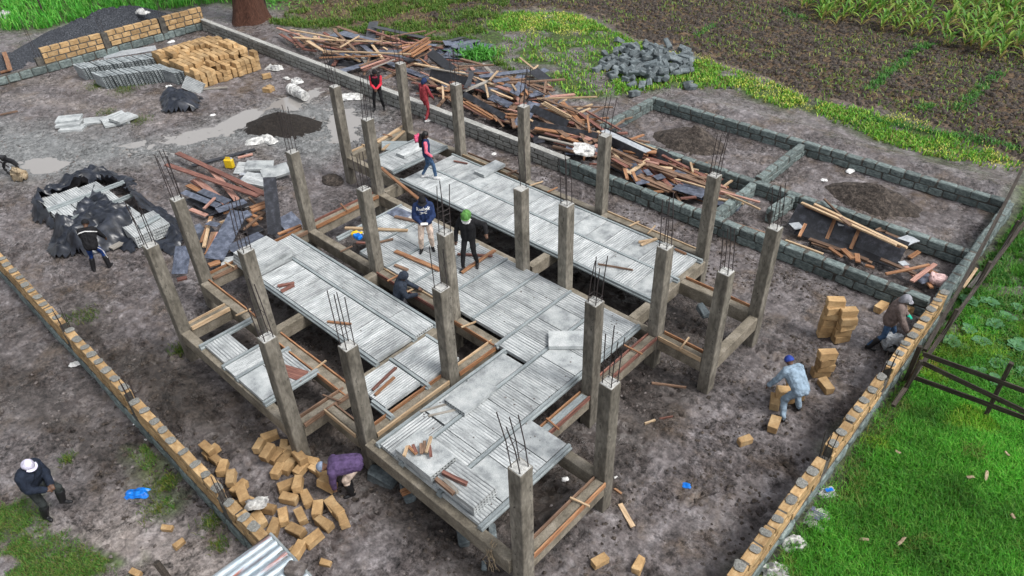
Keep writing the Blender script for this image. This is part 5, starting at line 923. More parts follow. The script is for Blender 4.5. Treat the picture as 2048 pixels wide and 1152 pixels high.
# ---------------------------------------------------------------- people
def cloth(name, c, r=.85, v=.25): return mat('cloth '+name, c, tuple(x*(1-v*1.6) for x in c), tuple(min(1, x*(1+v)) for x in c), scale=9, rough=r, bump=.5, bscale=16, rvar=0, bdist=.03, spec=.25, fine=.12)
K = {n: cloth(n, c) for n, c in dict(black=(.012, .012, .014), red=(.60, .035, .06), maroon=(.30, .045, .055), navy=(.018, .035, .10), darknavy=(.014, .02, .035), jeans=(.05, .10, .19), pink=(.80, .16, .24), cream=(.62, .50, .42), white=(.70, .70, .70), greyhood=(.035, .045, .065), greytr=(.16, .16, .18), bluetr=(.016, .05, .20), purple=(.085, .055, .13), overall=(.24, .32, .40), brown=(.15, .115, .105), cap=(.26, .26, .29), bluecap=(.03, .06, .30), greyblue=(.20, .25, .34), lilac=(.60, .58, .72), greenhat=(.11, .27, .07), scarf=(.25, .03, .06), glove=(.02, .40, .26), olive=(.03, .035, .035)).items()}
K['skin'] = mat('skin', (.10, .05, .03), (.07, .035, .02), (.14, .075, .047), scale=12, rough=.5, bump=.1, rvar=0); K['boot'] = M['black']; K['eye'] = mat('eye', (.01, .008, .008), rough=.2, bump=0); K['hair'] = mat('hair', (.01, .009, .009), rough=.4, bump=.6, bscale=60)
def rcone(a, b, ra, rb, n=12):
    a, b = np.array(a, float), np.array(b, float); ax = b-a; L = np.linalg.norm(ax); ax = ax/L if L > 1e-6 else np.array([0, 0, 1.0])
    u = np.cross(ax, [0, 0, 1.0] if abs(ax[2]) < .9 else [1.0, 0, 0]); u /= np.linalg.norm(u); v = np.cross(ax, u)
    rows = [(a-ax*ra*.999, 1e-4)]
    for t in (-60, -30, 0): t = math.radians(t); rows.append((a+ax*ra*math.sin(t), ra*math.cos(t)))
    for t in (0, 30, 60): t = math.radians(t); rows.append((b+ax*rb*math.sin(t), rb*math.cos(t)))
    rows.append((b+ax*rb*.999, 1e-4)); th = np.linspace(0, 2*math.pi, n, endpoint=False)
    V = np.concatenate([c+r*(np.cos(th)[:, None]*u+np.sin(th)[:, None]*v) for c, r in rows])
    I = np.arange(len(rows)*n).reshape(-1, n); J = np.roll(I, -1, 1); return V, np.stack([I[:-1], J[:-1], J[1:], I[1:]], -1).reshape(-1, 4)
def ik(a, b, l1, l2, pole):
    a, b = np.array(a, float), np.array(b, float); d = b-a; D = np.linalg.norm(d); D2 = min(D, (l1+l2)*.995); d = d/D; b = a+d*D2
    x = (l1*l1-l2*l2+D2*D2)/(2*D2); h = math.sqrt(max(l1*l1-x*x, 0)); p = np.array(pole, float); p = p-d*(p@d); p /= np.linalg.norm(p)+1e-9
    return a+d*x+p*h, b
def person(px, py, z, face, label, top='black', arm=None, legs='black', shoe='boot', bulk=0.0, lean=0.0, side=0.0, pelvis=(0, 0, .93), feet=((-.12, 0), (.12, .03)), hands=((-.24, .08, .85), (.24, .08, .85)), head=(0, 0), H=1.72, hand='skin', hands_m=None, pos=None, boots=False, poles=None, hood=None, wide=0.0):
    """one body: joints from pose, round cones joined by a voxel remesh, cloth by nearest bone"""
    s = H/1.72; p = G(px, py, z) if pos is None else Vector(pos); arm = arm or top
    fv = Vector((.694*face[1]+.72*face[0], -.72*face[1]+.694*face[0])); rz = math.atan2(fv.y, fv.x)-HP      # face = (right, toward camera) in the picture's ground directions
    B = []   # a, b, ra, rb, material
    def bone(a, b, ra, rb, m): B.append((np.array(a, float), np.array(b, float), ra, rb, m))
    P0 = np.array(pelvis, float); cl, sl = math.cos(lean), math.sin(lean); cs, ss = math.cos(side), math.sin(side)
    up = np.array([ss, sl*cs, cl*cs]); rt = np.array([cs, 0, -ss]); fw = np.cross(up, rt)
    at = lambda x, y, zz: P0+rt*x+fw*y+up*zz
    k = bulk
    for sx in (-1, 1):
        bone(at(.055*sx, 0, -.02), at(.05*sx, .0, .16), .118+k*.6, .112+k, legs if not k else top); bone(at(.05*sx, 0, .14), at(.062*sx, .01, .36), .112+k, .122+k, top); bone(at(.062*sx, .01, .36), at(.085*sx, 0, .44), .115+k*.9, .08+k*.6, top)
    bone(at(-.15, 0, .45), at(.15, 0, .45), .066+k*.7, .066+k*.7, top); bone(at(0, 0, .44), at(0, .01, .53), .06, .055, hood or 'skin')
    hd = at(head[1]*.05, .02+head[0]*.06, .65+abs(head[0])*-.015); hu = up+fw*head[0]*.5; hu = hu/np.linalg.norm(hu); hf = np.cross(hu, rt)*1.0; hf = -np.cross(rt, hu)*-1
    hf = fw-hu*(fw@hu); hf /= np.linalg.norm(hf)
    bone(hd+hu*.03-hf*.012, hd-hu*.025+hf*.005, .088, .078, 'skin'); bone(hd-hu*.07+hf*.03, hd-hu*.09+hf*.05, .052, .038, 'skin'); bone(hd-hu*.005+hf*.078, hd-hu*.028+hf*.098, .012, .017, 'skin')
    for sx in (-1, 1):
        bone(hd+rt*.032*sx+hf*.072+hu*.008, hd+rt*.034*sx+hf*.077+hu*.008, .011, .011, 'eye'); bone(hd+rt*.086*sx-hu*.02, hd+rt*.09*sx+hu*.015, .016, .02, 'skin')
    bone(hd-rt*.02-hu*.062+hf*.072, hd+rt*.02-hu*.062+hf*.072, .011, .011, 'scarf')
    ends = []
    for i, sx in enumerate((-1, 1)):
        hip = at(.085*sx, 0, -.02); ank = np.array([feet[i][0], feet[i][1], (feet[i][2] if len(feet[i]) > 2 else 0)+.085]); kn, ank = ik(hip, ank, .44, .43, (sx*.12, 1, .05))
        bone(hip, kn, .088+wide, .062+wide, legs); bone(kn, ank+np.array([0, 0, .06]), .062+wide, .05+wide*.8, legs)
        if boots: bone(kn+(ank-kn)*.32, ank, .078+wide, .064, shoe)
        fd = np.array([sx*.25, 1, 0]); fd /= np.linalg.norm(fd); bone(ank+np.array([0, 0, -.03])-fd*.03, ank+fd*.15+np.array([0, 0, -.048]), .048, .038, shoe); bone(ank+np.array([0, 0, .03]), ank-np.array([0, 0, .03]), .046, .047, shoe)
        sh = at(.185*sx, 0, .44); hdp = hands[i]; tgt = np.array(hdp, float); pole = (poles[i] if poles else (sx*.7, -.6, -.3)); el, wr = ik(sh, tgt, .29, .26, pole)
        bone(sh, el, .06+k*.6, .047+k*.5, arm); bone(el, wr, .047+k*.5, .036+k*.4, arm)
        hm = (hands_m[i] if hands_m else hand); d = wr-el; d /= np.linalg.norm(d); sd = np.cross(d, [0, 0, 1.0]); sd = sd/(np.linalg.norm(sd)+1e-6); nrm = np.cross(sd, d)
        bone(wr, wr+d*.05, .027, .034, hm); bone(wr+d*.045-sd*.018, wr+d*.065+sd*.018, .026, .026, hm)
        for q, (o_, ln) in enumerate(((-.03, .05), (-.011, .062), (.01, .058), (.029, .045))):
            b0 = wr+d*.085+sd*o_; b1 = b0+d*ln*.55-nrm*.012; b2 = b1+d*ln*.35-nrm*.03; bone(b0-d*.02, b1, .011, .010, hm); bone(b1, b2, .010, .009, hm)
        bone(wr+d*.03-sd*.03*sx, wr+d*.07-sd*.062*sx, .014, .011, hm); ends.append(wr)
    V = []; Fc = []; n0 = 0
    for a, b, ra, rb, m in B: v, f = rcone(a, b, ra, rb); V.append(v); Fc.append(f+n0); n0 += len(v)
    me = npmesh('body', np.concatenate(V), np.concatenate(Fc)); tmp = bpy.data.objects.new('tmp', me); C.objects.link(tmp)
    md = tmp.modifiers.new('r', 'REMESH'); md.mode = 'VOXEL'; md.voxel_size = .012; md.use_smooth_shade = True
    sm = tmp.modifiers.new('s', 'SMOOTH'); sm.iterations = 2; sm.factor = .4
    dg = bpy.context.evaluated_depsgraph_get(); me2 = bpy.data.meshes.new_from_object(tmp.evaluated_get(dg)); me2.name = 'body'
    bpy.data.objects.remove(tmp); bpy.data.meshes.remove(me)
    co = np.zeros(len(me2.vertices)*3, np.float32); me2.vertices.foreach_get('co', co); co = co.reshape(-1, 3)
    best = np.full(len(co), 9.0); bi = np.zeros(len(co), int); mats = sorted({b[4] for b in B})
    for a, b, ra, rb, m in B:
        ab = b-a; t = np.clip(((co-a) @ ab)/(ab @ ab+1e-9), 0, 1); d = np.linalg.norm(co-a-t[:, None]*ab, axis=1)-(ra+(rb-ra)*t); upd = d < best; best[upd] = d[upd]; bi[upd] = mats.index(m)
    nr = np.zeros(len(co)*3, np.float32); me2.vertices.foreach_get('normal', nr); nr = nr.reshape(-1, 3)
    amp = np.array([0 if m in ('skin', 'eye', 'scarf', 'glove', 'boot') else .016 for m in mats])[bi]
    dsp = (fbm(co[:, 0]*1.5+co[:, 2]+px*.1, co[:, 1]*1.5+co[:, 2]*.5, .12, 3, int(px) % 13)-.5)*2*amp; co2 = (co+nr*dsp[:, None])*s; me2.vertices.foreach_set('co', co2.astype(np.float32).ravel())
    me2.materials.clear(); [me2.materials.append(K[m]) for m in mats]
    lv = np.zeros(len(me2.loops), np.int32); me2.loops.foreach_get('vertex_index', lv); ls = np.zeros(len(me2.polygons), np.int32); me2.polygons.foreach_get('loop_start', ls)
    me2.polygons.foreach_set('material_index', bi[lv[ls]].astype(np.int32)); me2.update()
    e = empty('person', (p.x, p.y, p.z), rz); tag(e, label, 'person'); body = ob('body', me2, None, e); body.data.polygons.foreach_set('use_smooth', [True]*len(me2.polygons))
    return dict(e=e, hd=hd*s, hu=hu, hf=hf, rt=rt, at=lambda x, y, zz: at(x, y, zz)*s, body=me2, s=s, ends=[x*s for x in ends])
def dome(q, m, name, r=.103, brim=0.0, drop=.0, lumpy=0.0, h=1.0, back=.0, cone=False):
    """a close cap over the skull; brim adds a peak, back lets a hood fall behind the neck"""
    n, k = 9, 22; V = []; hd, hu, hf, rt = q['hd'], q['hu'], q['hf'], q['rt']; rr = random.Random(3)
    for i in range(n):
        t = -drop+(HP+drop)*i/(n-1)
        for j in range(k):
            a = 2*math.pi*j/k; R_ = r*(1+lumpy*rr.uniform(-1, 1)); c, s_ = math.cos(t), math.sin(t)
            fwd = math.sin(a); low = back*max(0, -fwd) if i == 0 else back*max(0, -fwd)*(1-i/(n-1))**2
            V.append(hd+hu*(.015+R_*s_*h-low)+rt*R_*c*math.cos(a)*.95+hf*(R_*c*fwd*1.06-.008))
    I = np.arange(n*k).reshape(n, k); J = np.roll(I, -1, 1); f = np.stack([I[:-1], J[:-1], J[1:], I[1:]], -1).reshape(-1, 4); o = ob(name, smooth(npmesh(name, V, f)), m, q['e'])
    if brim:
        V = []; 
        for i in range(3):
            for j in range(9):
                a = math.pi*(.14+.72*j/8); d = r*.98+brim*i/2*math.sin(a)**.5; V.append(hd+hu*(.02-.02*i*.5)+rt*d*math.cos(a)*.95+hf*d*math.sin(a)*1.06)
        I = np.arange(27).reshape(3, 9); f = np.stack([I[:-1, :-1], I[1:, :-1], I[1:, 1:], I[:-1, 1:]], -1).reshape(-1, 4); ob('brim', npmesh('brim', V, f), m, o)
    return o
def strip(q, pts, r, m, name): ob(name, tube([tuple(p_) for p_ in pts], r, 6, m, name), None, q['e'])
q = person(760, 219, 0, (0, 1), 'man in black vest with red sleeves standing with clasped hands', 'black', 'red', 'black', 'boot', .02, feet=((-.17, 0), (.2, .05)), hands=((-.03, .24, .98), (.04, .24, .97)), head=(.6, 0), H=1.76)
dome(q, K['black'], 'beanie', .108, drop=.25); strip(q, [q['at'](-.1, .1, .47), q['at'](0, .12, .45), q['at'](.1, .1, .47)], .045, K['scarf'], 'scarf')
q = person(853, 241, 0, (.55, -.6), 'man in worn red boiler suit and dark blue hood beside the stone wall', 'maroon', 'maroon', 'maroon', 'white', .02, lean=.06, feet=((-.13, .1), (.14, -.12)), hands=((-.16, .3, .95), (.2, .26, .9)), head=(.5, 0), H=1.78)
dome(q, K['navy'], 'hood', .118, drop=.5, back=.09)
q = person(858, 357, DT+.006, (1, -.15), 'woman in pink jacket, navy vest and jeans walking on the deck', 'navy', 'pink', 'jeans', 'white', .012, feet=((-.1, -.18), (.1, .22)), hands=((-.22, .05, .84), (.2, .14, .9)), head=(.1, 0), H=1.66)
dome(q, K['hair'], 'hair', .106, drop=.2, back=.12); strip(q, [q['at'](-.02, -.1, .68), q['at'](.02, -.15, .5), q['at'](.03, -.15, .25)], .055, K['hair'], 'braids')
o = ob('bundle', pillow(.3, .22, .2, 4, M['pinkp'], 'bundle', .2), None, q['e'], loc=q['at'](-.16, -.22, .36)); 
q = person(856, 499, DT+.006, (.08, 1), 'man in navy hooded top with white lettering holding a white controller', 'navy', 'navy', 'cream', 'black', .055, lean=.04, feet=((-.13, 0), (.16, .06)), hands=((-.09, .33, 1.06), (.09, .33, 1.06)), head=(.9, 0), H=1.78, wide=.015)
dome(q, K['black'], 'cap', .106, brim=.07, drop=.05); strip(q, [q['at'](-.12, -.02, .52), q['at'](-.06, -.13, .55), q['at'](.06, -.13, .55), q['at'](.12, -.02, .52)], .05, K['navy'], 'hood')
from mathutils.bvhtree import BVHTree
def emblem(q):
    bm = bmesh.new(); bm.from_mesh(q['body']); bv = BVHTree.FromBMesh(bm)
    def wrap(me, name):
        n = len(me.vertices); ok = 0
        for v in me.vertices:
            h = bv.ray_cast(Vector((v.co.x, 1.0, v.co.z)), Vector((0, -1, 0)))
            if h[0] is not None: v.co.y = h[0].y+.007
        me.update(); ob(name, me, M['whitep'], q['e'])
    c = bpy.data.curves.new('lettering', 'FONT'); c.body = 'Reebok'; c.size = .115; c.align_x = 'CENTER'; c.offset = .0022; t = bpy.data.objects.new('t', c); C.objects.link(t)
    dg = bpy.context.evaluated_depsgraph_get(); me = bpy.data.meshes.new_from_object(t.evaluated_get(dg)); bpy.data.objects.remove(t)
    b2 = bmesh.new(); b2.from_mesh(me); bmesh.ops.subdivide_edges(b2, edges=[e_ for e_ in b2.edges if e_.calc_length() > .02], cuts=2); bmesh.ops.triangulate(b2, faces=b2.faces[:])
    base = 1.325*q['s']
    for v in b2.verts: v.co = Vector((-v.co.x, 0, base+v.co.y))
    b2.to_mesh(me); b2.free(); wrap(me, 'lettering')
    def poly(pp):
        b3 = bmesh.new(); f = b3.faces.new([b3.verts.new((-x*.01, 0, base-.02+z_*.01)) for x, z_ in pp]); bmesh.ops.triangulate(b3, faces=[f]); bmesh.ops.subdivide_edges(b3, edges=b3.edges[:], cuts=1); me_ = bm_mesh(b3, 'emblem'); wrap(me_, 'emblem')
    poly([(-11, -1), (-4, -2.2), (11, -8.5), (2, -7.2)]); poly([(11, -1), (6, -1.2), (0, -4), (3, -5)]); poly([(-1, -4.6), (-11, -8.5), (-4, -8.2), (2, -6)])
    bm.free()
emblem(q)
ob('controller', block(.2, .1, .04, .012, .002, 3, M['whitep'], 'controller'), None, None, (0, 0, 0)); o = bpy.data.objects['controller']; wm_ = Matrix.Translation(q['e'].location) @ Matrix.Rotation(q['e'].rotation_euler.z, 4, 'Z'); o.matrix_world = wm_ @ Matrix.Translation((0, .43, 1.10)); o.name = 'remote_controller'; tag(o, 'white remote controller held by the man in the navy hooded top', 'controller')
q = person(941, 531, DT+.006, (-.2, 1), 'man in black with a fluffy green hat standing on the deck', 'black', 'black', 'black', 'boot', .04, lean=.03, feet=((.02, .28), (-.0, -.02)) if False else ((-.18, -.02), (.14, .22)), hands=((-.5, .12, 1.12), (.30, .14, .86)), head=(.7, 0), H=1.76)
dome(q, K['greenhat'], 'fluffy_hat', .135, drop=.1, lumpy=.14, brim=.03); strip(q, [q['at'](-.11, .02, .5), q['at'](-.05, .11, .47), q['at'](.05, .11, .47), q['at'](.11, .02, .5)], .05, K['white'], 'white_hood')
pp = G(803, 562, 1.45); q = person(0, 0, 0, (.9, -.1), 'man in dark grey hood standing in the gap between decks', 'greyhood', 'greyhood', 'greytr', 'boot', .04, lean=.25, pelvis=(0, -.08, .92), pos=(G(806, 545, 1.6).x, 8.83, 0), feet=((-.12, 0), (.12, .1)), hands=((-.1, .42, 1.05), (.22, .38, 1.08)), head=(.5, 0), H=1.76)
dome(q, K['greyhood'], 'hood', .122, drop=.6, back=.08)
q = person(206, 538, 0, (-.25, -1), 'man in black jacket with white back stripe bending to the black sheeting', 'black', 'black', 'bluetr', 'boot', .04, lean=.42, pelvis=(0, -.12, .91), feet=((-.22, -.05), (.2, .0)), hands=((-.28, .42, .78), (.28, .42, .75)), head=(.6, 0), H=1.74, boots=True)
dome(q, K['black'], 'beanie', .11, drop=.4)
strip(q, [q['at'](-.25, -.0, .36), q['at'](-.16, -.155, .40), q['at'](0, -.175, .43), q['at'](.16, -.155, .40), q['at'](.25, .0, .36)], .017, K['white'], 'back_stripe')
for sx in (-1, 1): strip(q, [q['at'](.165*sx, 0, -.08), (np.array([.2*sx, .02, .62])), (np.array([.24*sx, .02, .35]))], .014, K['white'], 'side_stripe')
q = person(696, 984, 0, (-1, .15), 'man in purple jacket and cream trousers stooping over a tan block', 'purple', 'purple', 'cream', 'boot', .045, lean=1.55, pelvis=(0, -.28, .86), feet=((-.12, -.1), (.13, -.05)), hands=((-.1, .22, .28), (.16, .25, .26)), head=(-.4, 0), H=1.74, boots=True, wide=.015, poles=((-.5, .2, .3), (.5, .2, .3)))
dome(q, K['greyblue'], 'cap', .106, drop=.15)
p = G(655, 968, .2); brick(p.x, p.y, .2, .3, 'tan block being lifted by the stooping man in purple', None, 1.3, .1)
q = person(108, 1028, 0, (1, .25), 'man in dark navy jacket with white and lilac cap on bare soil', 'darknavy', 'darknavy', 'olive', 'boot', .065, lean=.25, pelvis=(0, -.06, .92), feet=((-.12, .26, .26), (.12, -.06)), hands=((-.04, .36, 1.0), (.10, .33, .97)), head=(.6, 0), H=1.76, boots=True, wide=.012)
dome(q, K['lilac'], 'cap', .112, drop=.35, brim=.05, back=.03)
q = person(1577, 824, 0, (-.3, -.95), 'man in light blue overalls and blue beanie leaning over tan blocks', 'overall', 'overall', 'overall', 'boot', .05, lean=.95, pelvis=(0.0, -.15, .86), feet=((-.3, -.18), (.22, -.02)), hands=((-.42, .42, .52), (.1, .58, .58)), head=(-.2, 0), H=1.74, wide=.018)
dome(q, K['bluecap'], 'beanie', .108, drop=.3)
q = person(1746, 692, 0, (.9, .4), 'man in brown hooded top leaning on the block wall with green gloves', 'brown', 'brown', 'jeans', 'boot', .06, lean=.22, pelvis=(0, .16, .9), feet=((-.14, .2), (.15, -.12)), hands=((-.1, .48, 1.05), (.30, .52, .86)), head=(.1, 0), H=1.76, hand='glove', boots=True)
dome(q, K['cap'], 'hood', .12, drop=.45, brim=.05, back=.08)
# ---------------------------------------------------------------- vegetation
def proj(x, y, z=0):
    c = np.tensordot(AX, np.stack([x, y, np.full_like(x, z-CAMH)]), 1); return 1024+FPX*c[0]/c[2], 576-FPX*c[1]/c[2], c[2]
def scatter(poly, n, seed, margin=60):
    rs = np.random.RandomState(seed); P_ = np.array(poly); lo, hi = P_.min(0), P_.max(0); lo = np.maximum(lo, (-62, -4)); hi = np.minimum(hi, (8, 56)); x = rs.uniform(lo[0], hi[0], n); y = rs.uniform(lo[1], hi[1], n)
    a, b, d = proj(x, y); k = pip(x, y, poly) & (a > -margin) & (a < 2048+margin) & (b > -margin) & (b < 1152+margin) & (d > 0); return x[k], y[k], rs
def blades(x, y, rs, h, wd, cols, bend=.5, hv=.4, tint=.25, name='grass', mt='leaf', z0=None, upr=1.0):
    n = len(x); z = height(x, y)[0] if z0 is None else np.full(n, z0); az = rs.uniform(0, 2*math.pi, n); hh_ = h*(1+rs.uniform(-hv, hv, n)); dx, dy = np.cos(az), np.sin(az)
    b = bend*rs.uniform(.2, 1.2, n)*hh_; sx, sy = -dy*wd/2, dx*wd/2
    v = np.zeros((n, 6, 3)); g0 = np.stack([x, y, z-.01], -1); mid = g0+np.stack([dx*b*.35, dy*b*.35, hh_*.6*upr], -1); tip = g0+np.stack([dx*b, dy*b, hh_*upr*(1-.35*(b/hh_)**2)], -1); s_ = np.stack([sx, sy, 0*sx], -1)
    v[:, 0] = g0-s_; v[:, 1] = g0+s_; v[:, 2] = mid-s_*.85; v[:, 3] = mid+s_*.85; v[:, 4] = tip-s_*.15; v[:, 5] = tip+s_*.15
    I = np.arange(n)[:, None]*6; f = np.concatenate([I+np.array([0, 1, 3, 2]), I+np.array([2, 3, 5, 4])])
    cs = np.array(cols)[rs.randint(0, len(cols), n)]*(1+rs.uniform(-tint, tint, (n, 1))); cl = np.repeat(cs[:, None, :], 6, 1).copy(); return v.reshape(-1, 3), f, cl.reshape(-1, 3)
def grass_obj(name, parts, label, cat):
    V, Fs, Cs, n0 = [], [], [], 0
    for v, f, c in parts: V.append(v); Fs.append(f+n0); Cs.append(c); n0 += len(v)
    o = ob(name, npmesh(name, np.concatenate(V), np.concatenate(Fs), np.concatenate(Cs)), M['leaf']); stuff(o); tag(o, label, cat); return o
GR = [(.07, .31, .022), (.05, .22, .018), (.095, .37, .03), (.16, .38, .05)]
# lawn with brighter and darker drifts, worn along the wall
x, y, rs = scatter(Z['lawn'], 560000, 1, 420); fa, fb, _d = proj(x, y); k = ((fa < 2080) & (fb < 1190)) | (rs.rand(len(x)) < .45); x, y = x[k], y[k]; m_ = fbm(x, y, .9, 3, 30); gd = (sdist(x, y, Z['garden']) > 0) & (fbm(x, y, .9, 3, 13) > .45); k = (x > -1.98) & ~(gd & (rs.rand(len(x)) < .85)) & ((x > -1.75+.5*(fbm(x, y, .8, 2, 37)-.3)) | (rs.rand(len(x)) < .3)) & ((y < 18.2) | (rs.rand(len(x)) < .8)); x, y, m_ = x[k], y[k], m_[k]
a_ = blades(x, y, rs, .14, .012, GR, .9, .6); a_[2][:] *= np.repeat((.25+1.45*m_)[:, None], 6, 0)*np.array([1.0, 1, 1]); bare = np.repeat((fbm(x, y, .55, 3, 35)+np.clip((x+1.95)*.35, 0, .3) < .50)[:, None], 6, 0).reshape(-1, 1); a_[2][:] = np.where(bare & (np.repeat(rs.rand(len(x)), 6)[:, None] < .45), np.array([.17, .24, .05]), a_[2]); yel = np.repeat((fbm(x, y, 1.4, 2, 33) > .60)[:, None], 6, 0).reshape(-1, 1); a_[2][:] = np.where(yel, a_[2]*np.array([1.7, 1.05, .9]), a_[2])
grass_obj('lawn_grass', [a_], 'thick bright green grass beside the tan block wall', 'grass')
# patches bottom left
pa_ = []
for key, n, sd in (('bl', 60000, 2), ('bl2', 5000, 3), ('bl3', 2500, 4)):
    x, y, rs = scatter(Z[key], n*2 if key == 'bl' else n, sd); k = (fbm(x, y, .6, 3, 40)+.22*rs.rand(len(x)) > .63) & (soft(x, y, key, .5, .8, .9, 7) > rs.rand(len(x))); pa_.append(blades(x[k], y[k], rs, .075, .012, [(.08, .22, .03), (.06, .16, .02), (.13, .22, .04), (.16, .17, .05)], 1.0))
for cx, cy, r_, n in ((325, 965, .3, 250), (345, 965, .2, 150), (310, 1020, .3, 160), (425, 1045, .25, 250), (135, 920, .18, 120), (440, 1090, .2, 120), (200, 170, .6, 500), (250, 180, .6, 400), (290, 165, .5, 300), (280, 240, .5, 260), (215, 225, .4, 160), (365, 700, .28, 420), (130, 640, .3, 120), (175, 630, .4, 200)):
    p = G(cx, cy); rs = np.random.RandomState(cx); pa_.append(blades(p.x+rs.normal(0, r_*.5, n), p.y+rs.normal(0, r_*.5, n), rs, .1, .014, [(.08, .14, .02), (.15, .17, .03), (.05, .12, .015)], 1.0))
grass_obj('grass_tufts', pa_, 'thin patchy green grass and weeds on bare ground', 'grass')
# crop field behind the ballast
x, y, rs = scatter(Z['tl'], 120000, 5); row = np.sin((y*.8+x*.3)*2*math.pi/1.5)+rs.normal(0, .4, len(x)); k = (row > -.3) & (x < -41) | (rs.rand(len(x)) < .25); x, y = x[k], y[k]
a_ = blades(x, y, rs, .42, .05, [(.07, .36, .03), (.11, .44, .05), (.18, .46, .07), (.05, .26, .02)], .9, .4, .3); far_ = np.clip((-x-40)/3, .25, 1); v_ = a_[0].reshape(-1, 6, 3); base = v_[:, :1, 2:3]; v_[:, :, 2:3] = base+(v_[:, :, 2:3]-base)*far_[:, None, None]
grass_obj('green_crop', [a_], 'bright green leafy crop field behind the ballast heap', 'crop')
# yellow-green weeds along the bank, with flower heads
x, y, rs = scatter(Z['strip'], 110000, 6); k = (fbm(x, y, .9, 3, 44)+.2*rs.rand(len(x)) > .55) & (soft(x, y, 'strip', .5, 1.2, .8, 10) > rs.rand(len(x))); x, y = x[k], y[k]
fa, fb, _d = proj(x, y); k = (fa > 1230) | (fb < 62) | (rs.rand(len(x)) < .22); x, y = x[k], y[k]; a_ = blades(x, y, rs, .14, .05, [(.13, .38, .035), (.20, .44, .05), (.32, .50, .07), (.09, .28, .03), (.28, .28, .08)], .8, .5); n = len(x)
x2, y2, rs = scatter(Z['strip'], 42000, 7); fa, fb, _d = proj(x2, y2); k = (fbm(x2, y2, 1.3, 3, 46) > .50) & (soft(x2, y2, 'strip', .5, 1.2, .8, 10) > .6) & (((fa > 1040) & (fa < 1175) & (fb < 75)) | ((fa > 1330) & (fa < 1650)) | (fa > 1690)); x2, y2 = x2[k], y2[k]; b_ = blades(x2, y2, rs, .2, .05, [(.70, .68, .12), (.72, .70, .25), (.52, .58, .08)], .6, .4); w_ = b_[0].reshape(-1, 6, 3); zz = w_[:, :, 2]; zz[:, :2] = zz[:, 4:5]-.05; zz[:, 2:4] = zz[:, 4:5]-.02; tipc = w_[:, 4:5, :2].copy(); w_[:, :, :2] = tipc+(w_[:, :, :2]-w_[:, :, :2].mean(1, keepdims=True))*.5
grass_obj('flowering_weeds', [a_, b_], 'yellow flowering weeds along the bank beside the ploughed field', 'weeds')
x, y, rs = scatter(Z['top'], 70000, 8); k = fbm(x, y, 1.2, 3, 14)+.16*rs.rand(len(x)) > .58; grass_obj('bank_weeds', [blades(x[k], y[k], rs, .2, .04, [(.07, .17, .02), (.10, .20, .03), (.15, .2, .04)], .9)]+[blades(G(952, 112).x+np.random.RandomState(3).normal(0, .45, 500), G(952, 112).y+np.random.RandomState(4).normal(0, .4, 500), np.random.RandomState(5), .4, .07, [(.07, .28, .03), (.1, .34, .05)], 1.1)], 'low green weeds beyond the plank heap', 'weeds')
# ploughed field: dry stalks and small weeds
x, y, rs = scatter(Z['field'], 90000, 9); k = fbm(x, y, .9, 3, 50) > .42; x, y = x[k], y[k]
a_ = blades(x, y, rs, .10, .045, [(.12, .085, .045), (.20, .15, .08), (.07, .045, .026), (.17, .18, .06), (.11, .17, .04)], 1.6, .6, .3)
x, y, rs = scatter(Z['field'], 60000, 10); k = fbm(x, y, 1.3, 3, 52) > .51; b_ = blades(x[k], y[k], rs, .18, .045, [(.11, .25, .035), (.18, .28, .05), (.28, .3, .08)], 1.0)
def line_pts(a, b, n, sp, sd): rs = np.random.RandomState(sd); t = rs.rand(n); p, q_ = G(*a), G(*b); return p.x+(q_.x-p.x)*t+rs.normal(0, sp, n), p.y+(q_.y-p.y)*t+rs.normal(0, sp, n), rs
ex = []
for a, b, n in (((1735, 182), (1838, 98), 900), ((1912, 222), (1995, 150), 600), ((1838, 98), (1865, 92), 150), ((1392, 75), (1430, 50), 130), ((1560, 22), (1610, 40), 160), ((1840, 222), (1860, 216), 160), ((1740, 240), (2040, 300), 700)): x, y, rs = line_pts(a, b, n, .14, n); ex.append(blades(x, y, rs, .17, .035, [(.06, .22, .04), (.10, .26, .05)], .9))
grass_obj('field_stubble', [a_, b_]+ex, 'stubble and small weeds over the ploughed dark field', 'stubble')
# garden weeds right of the wire fence
x, y, rs = scatter(Z['garden'], 30000, 12); k = fbm(x, y, .5, 2, 60) > .5; grass_obj('garden_weeds', [blades(x[k], y[k], rs, .16, .03, [(.05, .2, .03), (.08, .22, .04), (.12, .2, .04)], 1.0)], 'mixed weeds in the vegetable garden by the fence', 'weeds')
